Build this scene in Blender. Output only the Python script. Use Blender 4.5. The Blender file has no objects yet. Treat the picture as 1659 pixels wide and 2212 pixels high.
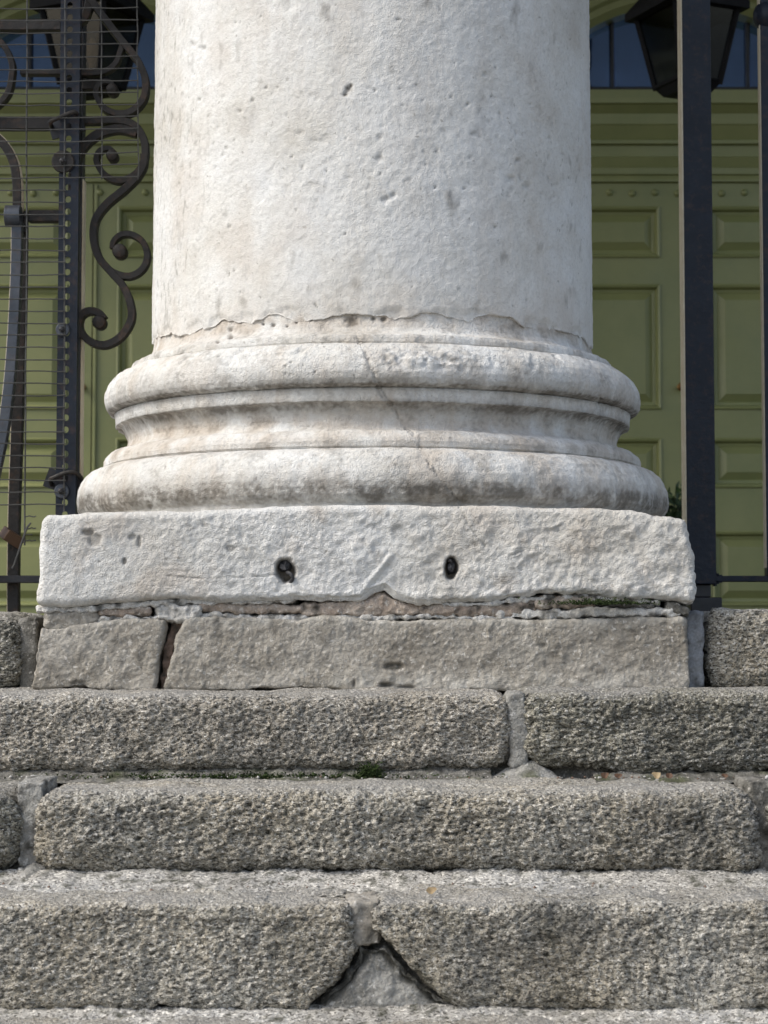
import bpy, math, random
import numpy as np
random.seed(7); rng = np.random.RandomState(11)
R = math.radians
SC = bpy.context.scene
C = SC.collection

# ------------------------------------------------------------------ camera, light, exposure
F = 4300.0                       # focal length in units of the 1659 x 2212 picture
PITCH = math.atan((1380 - 1106) / F)
ZC = 1.5
cd = bpy.data.cameras.new('camera'); cam = bpy.data.objects.new('camera', cd); C.objects.link(cam)
cd.sensor_fit = 'VERTICAL'; cd.sensor_height = 36; cd.lens = F / 2212 * 36
cam.location = (0, 0, ZC); cam.rotation_euler = (R(90) + PITCH, 0, 0)
cd.clip_start = .05; cd.clip_end = 400
cd.dof.use_dof = True; cd.dof.focus_distance = 3.75; cd.dof.aperture_fstop = 10
SC.camera = cam

SUN_EL, SUN_AZ = 46, -66         # degrees; azimuth measured from behind the camera towards the left (negative)
w = bpy.data.worlds.new("World"); SC.world = w; w.use_nodes = True
nt = w.node_tree; nt.nodes.clear()
sky = nt.nodes.new('ShaderNodeTexSky'); sky.sky_type = 'NISHITA'; sky.sun_disc = False
sky.sun_elevation = R(SUN_EL); sky.air_density = 1.0; sky.dust_density = 2.5; sky.ozone_density = 1.0
bg = nt.nodes.new('ShaderNodeBackground'); bg.inputs[1].default_value = .15
wo = nt.nodes.new('ShaderNodeOutputWorld')
hs = nt.nodes.new('ShaderNodeHueSaturation'); hs.inputs['Saturation'].default_value = .7
nt.links.new(sky.outputs[0], hs.inputs['Color']); nt.links.new(hs.outputs[0], bg.inputs[0]); nt.links.new(bg.outputs[0], wo.inputs[0])
sd = bpy.data.lights.new('sun', 'SUN'); sun = bpy.data.objects.new('sun', sd); C.objects.link(sun)
sd.energy = 1.75; sd.angle = R(24); sd.color = (1, .95, .86)
az, el = R(SUN_AZ), R(SUN_EL)
sdir = np.array([math.sin(az) * math.cos(el), -math.cos(az) * math.cos(el), math.sin(el)])   # towards the sun
from mathutils import Vector
sun.rotation_euler = Vector(tuple(sdir)).to_track_quat('Z', 'Y').to_euler()
sky.sun_rotation = math.atan2(sdir[0], sdir[1])
SC.view_settings.view_transform = 'Standard'; SC.view_settings.look = 'None'
SC.view_settings.gamma = 1; SC.view_settings.use_curve_mapping = False
SC.view_settings.exposure = 0.55

# ------------------------------------------------------------------ helpers
def at(u, v, Y):
    dx, dy = u - 829.5, 1106 - v
    fy = F * math.cos(PITCH) - dy * math.sin(PITCH); fz = dy * math.cos(PITCH) + F * math.sin(PITCH)
    k = Y / fy
    return (dx * k, Y, ZC + fz * k)
def X(u, Y, v=1380): return at(u, v, Y)[0]
def Z(v, Y): return at(829.5, v, Y)[2]
def proj(p):
    x, y, z = p[:, 0], p[:, 1], p[:, 2] - ZC
    c, s = math.cos(PITCH), math.sin(PITCH)
    d = y * c + z * s; up = z * c - y * s
    return 829.5 + F * x / d, 1106 - F * up / d

_perm = rng.permutation(256); _perm = np.concatenate([_perm, _perm, _perm])
_grad = rng.normal(size=(256, 3)); _grad /= np.linalg.norm(_grad, axis=1)[:, None]
_grad = _grad.astype(np.float32)
def perlin(p, scale, seed=0):
    q = (p / scale + seed * 17.31 + 100).astype(np.float32)
    i = np.floor(q).astype(np.int64); f = q - i; i &= 255
    t = f * f * f * (f * (f * 6 - 15) + 10)
    out = 0
    for dx in (0, 1):
        wx = t[:, 0] if dx else 1 - t[:, 0]
        for dy in (0, 1):
            wy = t[:, 1] if dy else 1 - t[:, 1]
            for dz in (0, 1):
                wz = t[:, 2] if dz else 1 - t[:, 2]
                h = _perm[_perm[_perm[(i[:, 0] + dx) & 255] + ((i[:, 1] + dy) & 255)] + ((i[:, 2] + dz) & 255)]
                g = _grad[h]
                out = out + wx * wy * wz * (g[:, 0] * (f[:, 0] - dx) + g[:, 1] * (f[:, 1] - dy) + g[:, 2] * (f[:, 2] - dz))
    return out * 1.6
def fbm(p, scale, octs=3, seed=0):
    a, s, o = 1, scale, 0
    for k in range(octs):
        o = o + a * perlin(p, s, seed + k * 3); a *= .5; s *= .5
    return o
def flakes(p, scale, seed, levels=(-.35, -.1, .12, .32, .55), sharp=22):
    f = fbm(p, scale, 4, seed); o = 0
    for l in levels: o = o + 1 / (1 + np.exp(-np.clip((f - l) * sharp, -30, 30)))
    return o / len(levels) - .5
def seg_dist(u, v, pts):
    best = np.full(u.shape, 1e9)
    for (x0, y0), (x1, y1) in zip(pts[:-1], pts[1:]):
        dx, dy = x1 - x0, y1 - y0
        t = np.clip(((u - x0) * dx + (v - y0) * dy) / (dx * dx + dy * dy + 1e-9), 0, 1)
        best = np.minimum(best, np.hypot(u - x0 - t * dx, v - y0 - t * dy))
    return best

def tagit(o, label=None, cat=None, group=None, kind=None):
    if label: o['label'] = label
    if cat: o['category'] = cat
    if group: o['group'] = group
    if kind: o['kind'] = kind
    return o
def empty(name, loc=(0, 0, 0), **k):
    o = bpy.data.objects.new(name, None); C.objects.link(o); o.location = loc; o.empty_display_size = .1
    return tagit(o, **k)
def link(name, me, mat, parent=None, loc=None):
    o = bpy.data.objects.new(name, me); C.objects.link(o)
    if mat and not me.materials: me.materials.append(mat)
    if parent:
        o.parent = parent
        if loc is None: o.location = -Vector(parent_world(parent))
    if loc is not None: o.location = loc
    return o
def parent_world(p):
    v = Vector(p.location); q = p.parent
    while q: v = v + Vector(q.location); q = q.parent
    return v
def npmesh(name, V, Q, smooth=True):
    me = bpy.data.meshes.new(name)
    V = np.asarray(V, dtype=np.float32); Q = np.asarray(Q, dtype=np.int32)
    me.vertices.add(len(V)); me.vertices.foreach_set('co', V.ravel())
    me.loops.add(Q.size); me.loops.foreach_set('vertex_index', Q.ravel())
    me.polygons.add(len(Q)); me.polygons.foreach_set('loop_start', np.arange(len(Q), dtype=np.int32) * Q.shape[1])
    me.polygons.foreach_set('loop_total', np.full(len(Q), Q.shape[1], dtype=np.int32))
    me.update(calc_edges=True)
    if smooth: me.polygons.foreach_set('use_smooth', np.ones(len(Q), dtype=bool))
    return me
def normals(me):
    n = np.zeros(len(me.vertices) * 3, dtype=np.float32)
    me.vertex_normals.foreach_get('vector', n); return n.reshape(-1, 3)
def setattr_f(me, name, arr):
    a = me.attributes.new(name, 'FLOAT', 'POINT'); a.data.foreach_set('value', np.asarray(arr, dtype=np.float32))
def displaced(me, V, fn):
    """fn(V, N) -> (offset along normal, dict of attributes)"""
    N = normals(me); d, at_ = fn(V, N)
    V2 = (V + N * d[:, None]).astype(np.float32)
    me.vertices.foreach_set('co', V2.ravel())
    for k in ('dirt', 'tint'):
        setattr_f(me, k, at_.get(k, np.zeros(len(V))))
    me.update()
    return me

def interp(pts, t):
    p = sorted(pts); return np.interp(t, [a for a, b in p], [b for a, b in p])
def edge_coords(w, r, res):
    nr = max(3, int(r * 1.57 / res)); t = np.linspace(0, math.pi / 2, nr, endpoint=False)
    e = r * (1 - np.cos(t)) * 1.0
    mid = np.linspace(r, w - r, max(2, int((w - 2 * r) / res)))
    return np.concatenate([e, mid, (w - e)[::-1]])
def pillow(name, L, Rr, B, T, yf, depth, r, res, fn, mat, parent, srow=None, seed=0, wob=.004, closed=False):
    """stone with a rounded front: L, Rr = [(z, x)...], B, T = [(x, z)...], all in metres"""
    x0 = min(x for z, x in L); x1 = max(x for z, x in Rr); z0 = min(z for x, z in B); z1 = max(z for x, z in T)
    W, H = x1 - x0, z1 - z0
    r = min(r, W * .45, H * .45)
    a = edge_coords(W, r, res); b = edge_coords(H, r, res)
    A, Bb = np.meshgrid(a, b)            # rows: b
    na, nb = len(a), len(b)
    zt = z0 + Bb
    lx = interp(L, zt); rx = interp(Rr, zt)
    dxl, dxr = A, W - A; dzb, dzt = Bb, H - Bb
    px = np.maximum(0, r - dxl) - np.maximum(0, r - dxr)
    pz = np.maximum(0, r - dzb) - np.maximum(0, r - dzt)
    hyp = np.hypot(px, pz); k = np.where(hyp > r, r / np.maximum(hyp, 1e-9), 1)
    A2 = A + px * (1 - k); B2 = Bb + pz * (1 - k); dd = np.minimum(hyp, r)
    xx = lx + (rx - lx) * (A2 / W)
    bz = interp(B, xx); tz = interp(T, xx)
    zz = bz + (tz - bz) * (B2 / H)
    yy = yf + r - np.sqrt(np.maximum(r * r - dd * dd, 0))
    V = np.stack([xx, yy, zz], -1).reshape(-1, 3)
    idx = np.arange(na * nb).reshape(nb, na)
    Q = np.stack([idx[:-1, :-1], idx[:-1, 1:], idx[1:, 1:], idx[1:, :-1]], -1).reshape(-1, 4)
    ring = np.concatenate([idx[0, :-1], idx[:-1, -1], idx[-1, :0:-1], idx[:0:-1, 0]])
    srow = srow or res * 2
    rows = [res]
    while rows[-1] < depth: rows.append(rows[-1] + srow); srow = srow * 1.0 if srow <= res * 2.6 else srow * 1.3
    prev = ring; base = V[ring]; Vs, Qs = [V], [Q]; n = len(V)
    for dpt in rows:
        nv = base.copy(); nv[:, 1] = np.maximum(base[:, 1], yf + r) + dpt
        cur = np.arange(n, n + len(ring)); n += len(ring); Vs.append(nv)
        Qs.append(np.stack([np.roll(prev, -1), prev, cur, np.roll(cur, -1)], -1)); prev = cur
    V = np.concatenate(Vs); Q = np.concatenate(Qs)
    for ax in (0, 2):
        V[:, ax] += wob * fbm(V, .09, 3, seed + ax * 5 + 1)
    me = npmesh(name, V, Q); displaced(me, V, fn)
    return link(name, me, mat, parent)

class MB:
    """collects boxes, straps and tubes into one mesh"""
    def __init__(s): s.v = []; s.f = []
    def add(s, vs, fs):
        n = len(s.v); s.v += [tuple(v) for v in vs]; s.f += [tuple(i + n for i in f) for f in fs]; return s
    def box(s, x0, x1, y0, y1, z0, z1):
        return s.add([(x0, y0, z0), (x1, y0, z0), (x1, y1, z0), (x0, y1, z0), (x0, y0, z1), (x1, y0, z1), (x1, y1, z1), (x0, y1, z1)],
                     [(0, 3, 2, 1), (4, 5, 6, 7), (0, 1, 5, 4), (1, 2, 6, 5), (2, 3, 7, 6), (3, 0, 4, 7)])
    def sweep(s, pts, sec, up=(0, 1, 0), scale=None, caps=True):
        """pts: path; sec: [(a,b)] cross section, a across the path, b along up"""
        P = [Vector(p) for p in pts]; up = Vector(up); m = len(sec); vs = []
        for i, p in enumerate(P):
            t = (P[min(i + 1, len(P) - 1)] - P[max(i - 1, 0)]).normalized()
            n = up.cross(t)
            if n.length < 1e-6: n = Vector((1, 0, 0)).cross(t)
            n.normalize(); uu = t.cross(n)
            k = scale[i] if scale else 1
            for a, b in sec: vs.append(p + n * a * k + uu * b)
        fs = []
        for i in range(len(P) - 1):
            for j in range(m):
                j2 = (j + 1) % m; fs.append((i * m + j, i * m + j2, (i + 1) * m + j2, (i + 1) * m + j))
        if caps: fs += [tuple(range(m))[::-1], tuple((len(P) - 1) * m + j for j in range(m))]
        return s.add(vs, fs)
    def tube(s, pts, r, n=8, scale=None):
        return s.sweep(pts, [(r * math.cos(2 * math.pi * j / n), r * math.sin(2 * math.pi * j / n)) for j in range(n)], (0.013, 1, 0.01), scale)
    def lathe(s, c, prof, n=16, axis='z'):
        vs = []
        for (r, h) in prof:
            for j in range(n):
                a = 2 * math.pi * j / n; x, y = r * math.cos(a), r * math.sin(a)
                vs.append((c[0] + x, c[1] + y, c[2] + h) if axis == 'z' else (c[0] + x, c[1] - h, c[2] + y))
        fs = [(i * n + j, i * n + (j + 1) % n, (i + 1) * n + (j + 1) % n, (i + 1) * n + j) for i in range(len(prof) - 1) for j in range(n)]
        fs += [tuple(range(n))[::-1], tuple((len(prof) - 1) * n + j for j in range(n))]
        return s.add(vs, fs)
    def build(s, name, mat, parent=None, bevel=0, smooth=False, seg=2):
        me = bpy.data.meshes.new(name); me.from_pydata(s.v, [], s.f); me.update()
        import bmesh
        bm = bmesh.new(); bm.from_mesh(me); bmesh.ops.recalc_face_normals(bm, faces=bm.faces)
        bm.to_mesh(me); bm.free()
        if smooth:
            for p in me.polygons: p.use_smooth = True
        o = link(name, me, mat, parent)
        if bevel:
            m = o.modifiers.new('bevel', 'BEVEL'); m.width = bevel; m.segments = seg; m.limit_method = 'ANGLE'; m.angle_limit = R(35)
            for p in me.polygons: p.use_smooth = True
            m.harden_normals = True
        elif smooth:
            me.set_sharp_from_angle(angle=R(28))
        return o
def catmull(pts, n=8):
    P = [Vector(p) for p in pts]; P = [P[0] * 2 - P[1]] + P + [P[-1] * 2 - P[-2]]; out = []
    for i in range(1, len(P) - 2):
        for k in range(n):
            t = k / n; a, b, c, d = P[i - 1:i + 3]
            out.append(.5 * ((2 * b) + (c - a) * t + (2 * a - 5 * b + 4 * c - d) * t * t + (3 * b - a - 3 * c + d) * t ** 3))
    return out + [P[-2]]

# ------------------------------------------------------------------ materials
class NT:
    def __init__(s, name):
        s.m = bpy.data.materials.new(name); s.m.use_nodes = True; s.t = s.m.node_tree
        s.b = s.t.nodes['Principled BSDF']; s.out = s.t.nodes['Material Output']
        g = s.t.nodes.new('ShaderNodeNewGeometry'); s.pos = g.outputs['Position']
    def n(s, ty, **k):
        nd = s.t.nodes.new(ty)
        for a, v in k.items():
            if a.startswith('i_'):
                key = a[2:]; key = int(key) if key.isdigit() else key.replace('_', ' ')
                if hasattr(v, 'is_output') or isinstance(v, bpy.types.NodeSocket): s.t.links.new(v, nd.inputs[key])
                else: nd.inputs[key].default_value = v
            else: setattr(nd, a, v)
        return nd
    def noise(s, scale, detail=3, rough=.55, vec=None, dist=0):
        return s.n('ShaderNodeTexNoise', i_Vector=vec or s.pos, i_Scale=scale, i_Detail=detail, i_Roughness=rough, i_Distortion=dist).outputs[0]
    def vor(s, scale, vec=None, out=0, feature='F1'):
        return s.n('ShaderNodeTexVoronoi', feature=feature, i_Vector=vec or s.pos, i_Scale=scale).outputs[out]
    def ramp(s, fac, stops):
        r = s.n('ShaderNodeValToRGB', i_0=fac); e = r.color_ramp.elements
        while len(e) < len(stops): e.new(.5)
        for el_, (p, c) in zip(e, stops): el_.position = p; el_.color = (c, c, c, 1) if not hasattr(c, '__len__') else (*c, 1)
        return r.outputs[0]
    def mix(s, fac, a, b, mode='MIX'):
        nd = s.n('ShaderNodeMix', data_type='RGBA', blend_type=mode)
        for sock, v in ((nd.inputs[0], fac), (nd.inputs[6], a), (nd.inputs[7], b)):
            if isinstance(v, bpy.types.NodeSocket): s.t.links.new(v, sock)
            elif hasattr(v, '__len__'): sock.default_value = (*v, 1)
            else: sock.default_value = v
        return nd.outputs[2]
    def math(s, op, a, b=0, c=0):
        nd = s.n('ShaderNodeMath', operation=op)
        for i, v in enumerate((a, b, c)):
            if isinstance(v, bpy.types.NodeSocket): s.t.links.new(v, nd.inputs[i])
            else: nd.inputs[i].default_value = v
        return nd.outputs[0]
    def stretch(s, v):
        return s.n('ShaderNodeVectorMath', operation='MULTIPLY', i_0=s.pos, i_1=v).outputs[0]
    def attr(s, name): return s.n('ShaderNodeAttribute', attribute_name=name).outputs['Fac']
    def col(s, c): s.t.links.new(c, s.b.inputs['Base Color']) if isinstance(c, bpy.types.NodeSocket) else setattr(s.b.inputs['Base Color'], 'default_value', (*c, 1))
    def set(s, **k):
        for a, v in k.items():
            sock = s.b.inputs[a.replace('_', ' ')]
            if isinstance(v, bpy.types.NodeSocket): s.t.links.new(v, sock)
            else: sock.default_value = v
    def bump(s, h, dist, strength=1, prev=None):
        nd = s.n('ShaderNodeBump', i_Height=h, i_Strength=strength, i_Distance=dist)
        if prev: s.t.links.new(prev, nd.inputs['Normal'])
        s.t.links.new(nd.outputs[0], s.b.inputs['Normal']); return nd.outputs[0]

def mat_white(name, rough_amt=1.0, stain=.5):
    m = NT(name)
    big = m.ramp(m.noise(3.4, 6, .65), [(.3, (.53, .505, .455)), (.46, (.655, .645, .61)), (.6, (.715, .715, .695))])
    streak = m.ramp(m.noise(9, 6, .7, m.stretch((1, 1, .16))), [(.46, 0), (.66, 1)])
    c = m.mix(m.math('MULTIPLY', streak, .75 * stain), big, (.50, .44, .37))
    blot = m.ramp(m.noise(14, 6, .72), [(.54, 0), (.68, 1)])
    c = m.mix(m.math('MULTIPLY', blot, .55 * stain + .12), c, (.47, .44, .40))
    blue = m.ramp(m.noise(5, 4, .6, m.stretch((1.3, 1, 1))), [(.52, 0), (.7, 1)])
    c = m.mix(m.math('MULTIPLY', blue, .25), c, (.60, .62, .64))
    fine = m.ramp(m.noise(150, 3, .6), [(.3, .84), (.5, 1.0), (.8, 1.06)])
    c = m.mix(.8, c, fine, 'MULTIPLY')
    speck = m.ramp(m.noise(85, 2, .5), [(.70, 0), (.745, 1)])
    c = m.mix(m.math('MULTIPLY', speck, .45), c, (.20, .18, .15))
    c = m.mix(m.attr('tint'), c, (.50, .43, .355))
    c = m.mix(m.attr('dirt'), c, (.095, .08, .06))  # on the base mouldings this attribute also holds painted shade
    m.col(c); m.set(Roughness=.8)
    m.b.inputs['Specular IOR Level'].default_value = .25
    b1 = m.bump(m.noise(330, 3, .6, dist=.1), .0022 * rough_amt, 1)
    mask = m.ramp(m.noise(6, 4, .6), [(.35, .25), (.65, 1)])
    m.bump(m.math('MULTIPLY', m.noise(130, 3, .65, dist=.1), mask), .0034 * rough_amt, .9, b1)
    return m.m
def mat_granite(name, tone=1.0, warm=(.485, .435, .345), cool=(.425, .405, .355), grain=1.0):
    m = NT(name)
    w1 = tuple(x * tone for x in warm); c1 = tuple(x * tone for x in cool)
    pv = m.stretch((1, 1, 1.7))
    base = m.mix(m.ramp(m.noise(6, 4, .6), [(.35, 0), (.65, 1)]), c1, w1)
    dark = m.ramp(m.noise(150, 3, .65, pv, .4), [(.40, 1), (.50, 0)])
    c = m.mix(m.math('MULTIPLY', dark, .88), base, (.05, .045, .037))
    lite = m.ramp(m.noise(170, 2, .6, pv, .4), [(.55, 0), (.63, 1)])
    c = m.mix(m.math('MULTIPLY', lite, .85), c, (.78, .75, .68))
    spark = m.ramp(m.vor(95), [(.07, 1), (.12, 0)])
    c = m.mix(m.math('MULTIPLY', spark, .5), c, (.8, .79, .76))
    big = m.ramp(m.noise(3.2, 6, .7), [(.3, .55), (.5, 1), (.72, 1.25)])
    c = m.mix(1, c, big, 'MULTIPLY')
    c = m.mix(m.attr('tint'), c, m.mix(.4, (.56, .54, .50), lite, 'MULTIPLY'))
    c = m.mix(m.attr('dirt'), c, (.035, .037, .02))
    m.col(c); m.set(Roughness=.85); m.b.inputs['Specular IOR Level'].default_value = .3
    b1 = m.bump(m.noise(230, 2, .65, pv, .4), .007 * grain, 1)
    m.bump(m.noise(120, 2, .6, pv, .6), .010 * grain, .9, b1)
    return m.m
def mat_plain(name, c1, c2, scale=12, rough=.8, bumpd=.003, bscale=90, speck=None, tintc=(.085, .095, .045)):
    m = NT(name)
    c = m.mix(m.ramp(m.noise(scale, 5, .65), [(.35, 0), (.65, 1)]), c1, c2)
    f = m.ramp(m.noise(scale * 14, 3, .6), [(.3, .78), (.7, 1.15)])
    c = m.mix(1, c, f, 'MULTIPLY')
    if speck: c = m.mix(m.math('MULTIPLY', m.ramp(m.noise(110, 2, .6), [(.6, 0), (.68, 1)]), .8), c, speck)
    c = m.mix(m.math('MULTIPLY', m.attr('tint'), .8), c, tintc)
    c = m.mix(m.attr('dirt'), c, (.03, .028, .022))
    m.col(c); m.set(Roughness=rough); m.b.inputs['Specular IOR Level'].default_value = .3
    if bumpd: m.bump(m.noise(bscale, 4, .65), bumpd)
    return m.m
def mat_paint(name, c1, c2=None, rough=.4, metal=0, bumpd=.0006, scale=9, spec=.5, rust=0):
    m = NT(name); c2 = c2 or tuple(x * 1.25 for x in c1)
    c = m.mix(m.ramp(m.noise(scale, 5, .7), [(.35, 0), (.7, 1)]), c1, c2)
    if rust: c = m.mix(m.math('MULTIPLY', m.ramp(m.noise(38, 6, .75), [(.52, 0), (.66, 1)]), rust), c, (.11, .06, .035))
    m.col(c); m.set(Roughness=m.math('MULTIPLY_ADD', m.noise(scale * 2.2, 3), .25, rough - .1), Metallic=metal)
    m.b.inputs['Specular IOR Level'].default_value = spec
    if bumpd: m.bump(m.noise(70, 4, .6), bumpd)
    return m.m
M = {
    'shaft': mat_white('painted_stone', .6, .4), 'base': mat_white('weathered_limestone', 1.2, 1.0),
    'plinth': mat_white('pitted_limestone', 1.5, .25),
    'granite': mat_granite('granite'), 'granite_dark': mat_granite('ragged_granite', .86, (.44, .415, .335), (.385, .37, .315), 1.3),
    'granite_light': mat_granite('pale_granite', 1.08), 'granite_brown': mat_granite('brown_granite', 1.0, (.49, .44, .36), (.44, .41, .36)),
    'calp': mat_plain('brown_limestone', (.25, .225, .185), (.40, .375, .33), 9, .9, .005, 170, (.60, .57, .52), (.56, .54, .49)),
    'mortar': mat_plain('mortar', (.40, .39, .37), (.52, .51, .49), 14, .9, .006, 110),
    'mortar_mid': mat_plain('grey_mortar', (.22, .215, .195), (.44, .43, .40), 22, .95, .009, 150, (.60, .59, .56)),
    'tread': mat_granite('worn_granite', 1.0, (.42, .40, .36), (.38, .375, .36), .25),
    'mortar_dark': mat_plain('dirty_mortar', (.11, .105, .09), (.27, .26, .235), 24, .95, .009, 130, (.48, .46, .42)),
    'lime': mat_plain('lime_mortar', (.55, .53, .49), (.70, .69, .66), 25, .9, .008, 140),
    'rubble': mat_plain('pink_rubble', (.33, .265, .215), (.45, .39, .33), 30, .9, .006, 120, (.62, .58, .52), (.56, .54, .49)),
    'slate': mat_plain('slate_grey_render', (.16, .17, .185), (.27, .28, .29), 16, .7, .003, 60),
    'red': mat_plain('reddish_filler', (.14, .095, .07), (.24, .17, .13), 40, .9, .006, 120),
    'lead': mat_plain('dark_lead', (.02, .02, .022), (.07, .07, .075), 60, .5, .004, 100),
    'iron': mat_paint('black_painted_iron', (.008, .009, .012), (.022, .023, .026), .42, 0, .001, rust=.2),
    'iron_blue': mat_paint('blue_black_painted_iron', (.009, .013, .022), (.016, .022, .035), .42, 0, .0015, spec=.3, rust=.3),
    'iron_grey': mat_paint('grey_weathered_iron', (.014, .013, .0125), (.036, .032, .029), .5, 0, .002, spec=.3, rust=.4),
    'steel': mat_paint('galvanised_steel', (.05, .06, .075), (.11, .12, .14), .42, .4, .001, rust=.3),
    'black': mat_paint('matt_black_paint', (.004, .004, .005), (.010, .010, .011), .7, 0, 0, spec=.2),
    'glint': mat_paint('cream_glint', (.72, .60, .42), (.85, .76, .58), .6, 0, .0004, 30),  # warm glints on iron edges, put into the colour of thin strips
    'wire': mat_paint('mesh_wire', (.03, .03, .028), (.08, .08, .075), .55),
    'green': mat_paint('sage_green_paint', (.215, .235, .095), (.265, .275, .112), .36, 0, .0004, 3),
    'brass': mat_paint('dull_brass', (.22, .12, .04), (.35, .2, .08), .4, .8),
    'wood': mat_paint('brown_wood', (.10, .055, .03), (.16, .09, .05), .6),
    'dark': mat_paint('dark_interior', (.03, .02, .014), (.05, .034, .024), .8, 0, 0),
    'leaf': mat_paint('dark_green_leaf', (.018, .035, .01), (.05, .09, .02), .5, 0, 0),
    'flower': mat_paint('red_petal', (.35, .01, .01), (.5, .03, .02), .5, 0, 0),
    'terracotta': mat_paint('terracotta', (.25, .1, .055), (.3, .14, .08), .7),
    'moss': mat_plain('moss', (.018, .03, .007), (.045, .07, .018), 60, .95, .004, 200),
    'dryleaf': mat_paint('dry_leaf', (.22, .15, .07), (.38, .30, .18), .7, 0, 0, 90),
    'pave': mat_plain('paving', (.07, .068, .062), (.11, .105, .10), 2, .85, .004, 40),
}
def mat_brick():
    m = NT('brick_wall')
    mp = m.n('ShaderNodeMapping', i_Vector=m.pos, i_Rotation=(R(90), 0, 0)).outputs[0]
    br = m.n('ShaderNodeTexBrick', i_Vector=mp, i_Color1=(.05, .028, .02, 1), i_Color2=(.04, .022, .016, 1), i_Mortar=(.055, .04, .03, 1),
             i_Scale=1.0, i_Mortar_Size=.006, i_Brick_Width=.225, i_Row_Height=.075)
    m.col(br.outputs[0]); m.set(Roughness=.9); m.bump(m.noise(60), .003); return m.m
M['brick'] = mat_brick()
def mat_glass():
    m = NT('lantern_glass')
    tr = m.n('ShaderNodeBsdfTransparent', i_Color=(.34, .30, .25, 1)); gl = m.n('ShaderNodeBsdfGlossy', i_Roughness=.08, i_Color=(.8, .85, .9, 1))
    mx = m.n('ShaderNodeMixShader', i_0=.05); m.t.links.new(tr.outputs[0], mx.inputs[1]); m.t.links.new(gl.outputs[0], mx.inputs[2])
    m.t.links.new(mx.outputs[0], m.out.inputs['Surface']); return m.m
M['glass'] = mat_glass()
def mat_pane():
    m = NT('sky_tinted_pane'); m.col((.012, .013, .014)); m.set(Roughness=.04); m.col((.26, .44, .88)); m.set(Metallic=1.0)  # blue of the sky reflection put into the mirror base colour
    m.bump(m.noise(3, 2), .004); return m.m
M['pane'] = mat_pane()

# ------------------------------------------------------------------ ground, landing, portico roof
YP = 3.735                                         # front of the plinth
YT = [3.44, 3.18, 2.93, 2.67]                  # fronts of the treads
ZT = [Z(1490, YP), Z(1682, YT[0]), Z(1908, YT[1]), Z(2192, YT[2])]   # tread heights
g = MB(); g.add([(-150, -150, 0), (150, -150, 0), (150, 150, 0), (-150, 150, 0)], [(0, 1, 2, 3)])
tagit(g.build('ground', M['pave']), kind='structure')
ZL = 1.524
tagit(MB().box(-4, 4, 4.2, 10.4, .5, ZL).build('landing', M['pave']), kind='structure')
tagit(MB().box(-3.9, 3.9, 3.7, 10.6, 5.6, 6.4).build('portico_ceiling', M['lime']), kind='structure')  # out of view; put in to keep sky light off the doors

# ------------------------------------------------------------------ steps
steps = tagit(MB().box(-2.6, 2.6, YT[0] + .05, 4.19, 0.0, ZT[0] - .012)
              .box(-2.6, 2.6, YT[1] + .045, YT[0] + .05, 0.0, ZT[1] - .012)
              .box(-2.6, 2.6, YT[2] + .05, YT[1] + .045, 0.0, ZT[2] - .012).build('steps', M['mortar_dark']), kind='structure')
def granite_fn(seed, amp=1.0, sx=1.0, lip=None, smooth_top=.75, grain=.008, dark=None, lay=0):
    def fn(V, N):
        P = V * np.array([sx, 1, 1])
        up = np.clip((N[:, 2] - .6) / .35, 0, 1)
        k = 1 - smooth_top * up
        d = .0060 * fbm(P, .10, 3, seed) + .0035 * fbm(P, .028, 2, seed + 11)
        P3 = P * np.array([1, 1, 1.6]); g1 = perlin(P3, grain, seed + 21); g2 = perlin(P3, grain * 1.6, seed + 31)
        pit = np.clip(perlin(P3, grain * 1.25, seed + 61) - .25, 0, 1)
        d = d + amp * (.0036 * g1 + .0048 * (.35 - np.abs(g2)) - .009 * pit)
        if lay: d = d - lay * np.clip(1 - np.abs(perlin(V * np.array([.3, .6, 1.25]) + .006 * g1[:, None], .016, seed + 44)) / .16, 0, 1)
        d = d * k
        dirt = np.clip(1.1 * pit + .3 * np.clip(-fbm(P, .05, 3, seed + 51), 0, 1) - .02, 0, .6) * k
        if dark is not None:
            u, v = proj(V)
            for (pts, wd, am) in dark:
                s_ = np.clip(1 - seg_dist(u, v, pts) / wd, 0, 1) * (.55 + .9 * np.clip(fbm(V, .03, 2, 5), -.5, .6))
                dirt = np.maximum(dirt, am * np.clip(s_, 0, 1))
        tint = .8 * up * np.clip(.7 + fbm(V, .12, 3, seed + 9), 0, 1)
        return d, {'dirt': dirt, 'tint': tint}
    return fn
def blk(pxL, pxR, top, bot, Y, depth, mat, fn, zt=None, zb=None, parent=steps, name='granite_block', r=.028, res=.0027, label=None, wob=.006, seed=0, srow=None):
    """pxL/pxR: u or [(v,u)]; top/bot: metres or [(u,v)] in picture units at depth Y"""
    toL = lambda q: [(0, X(q, Y)), (3, X(q, Y))] if not hasattr(q, '__len__') else [(Z(v, Y), X(u, Y)) for v, u in q]
    toT = lambda q: [(-3, q), (3, q)] if not hasattr(q, '__len__') else [(X(u, Y), Z(v, Y)) for u, v in q]
    L, Rr, T, B = toL(pxL), toL(pxR), toT(top), toT(bot)
    o = pillow(name, L, Rr, B, T, Y, depth, r, res, fn, mat, parent, srow=srow, seed=seed, wob=wob)
    if label: o['label'] = label
    return o
d1 = YP - YT[0] + .05
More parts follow.
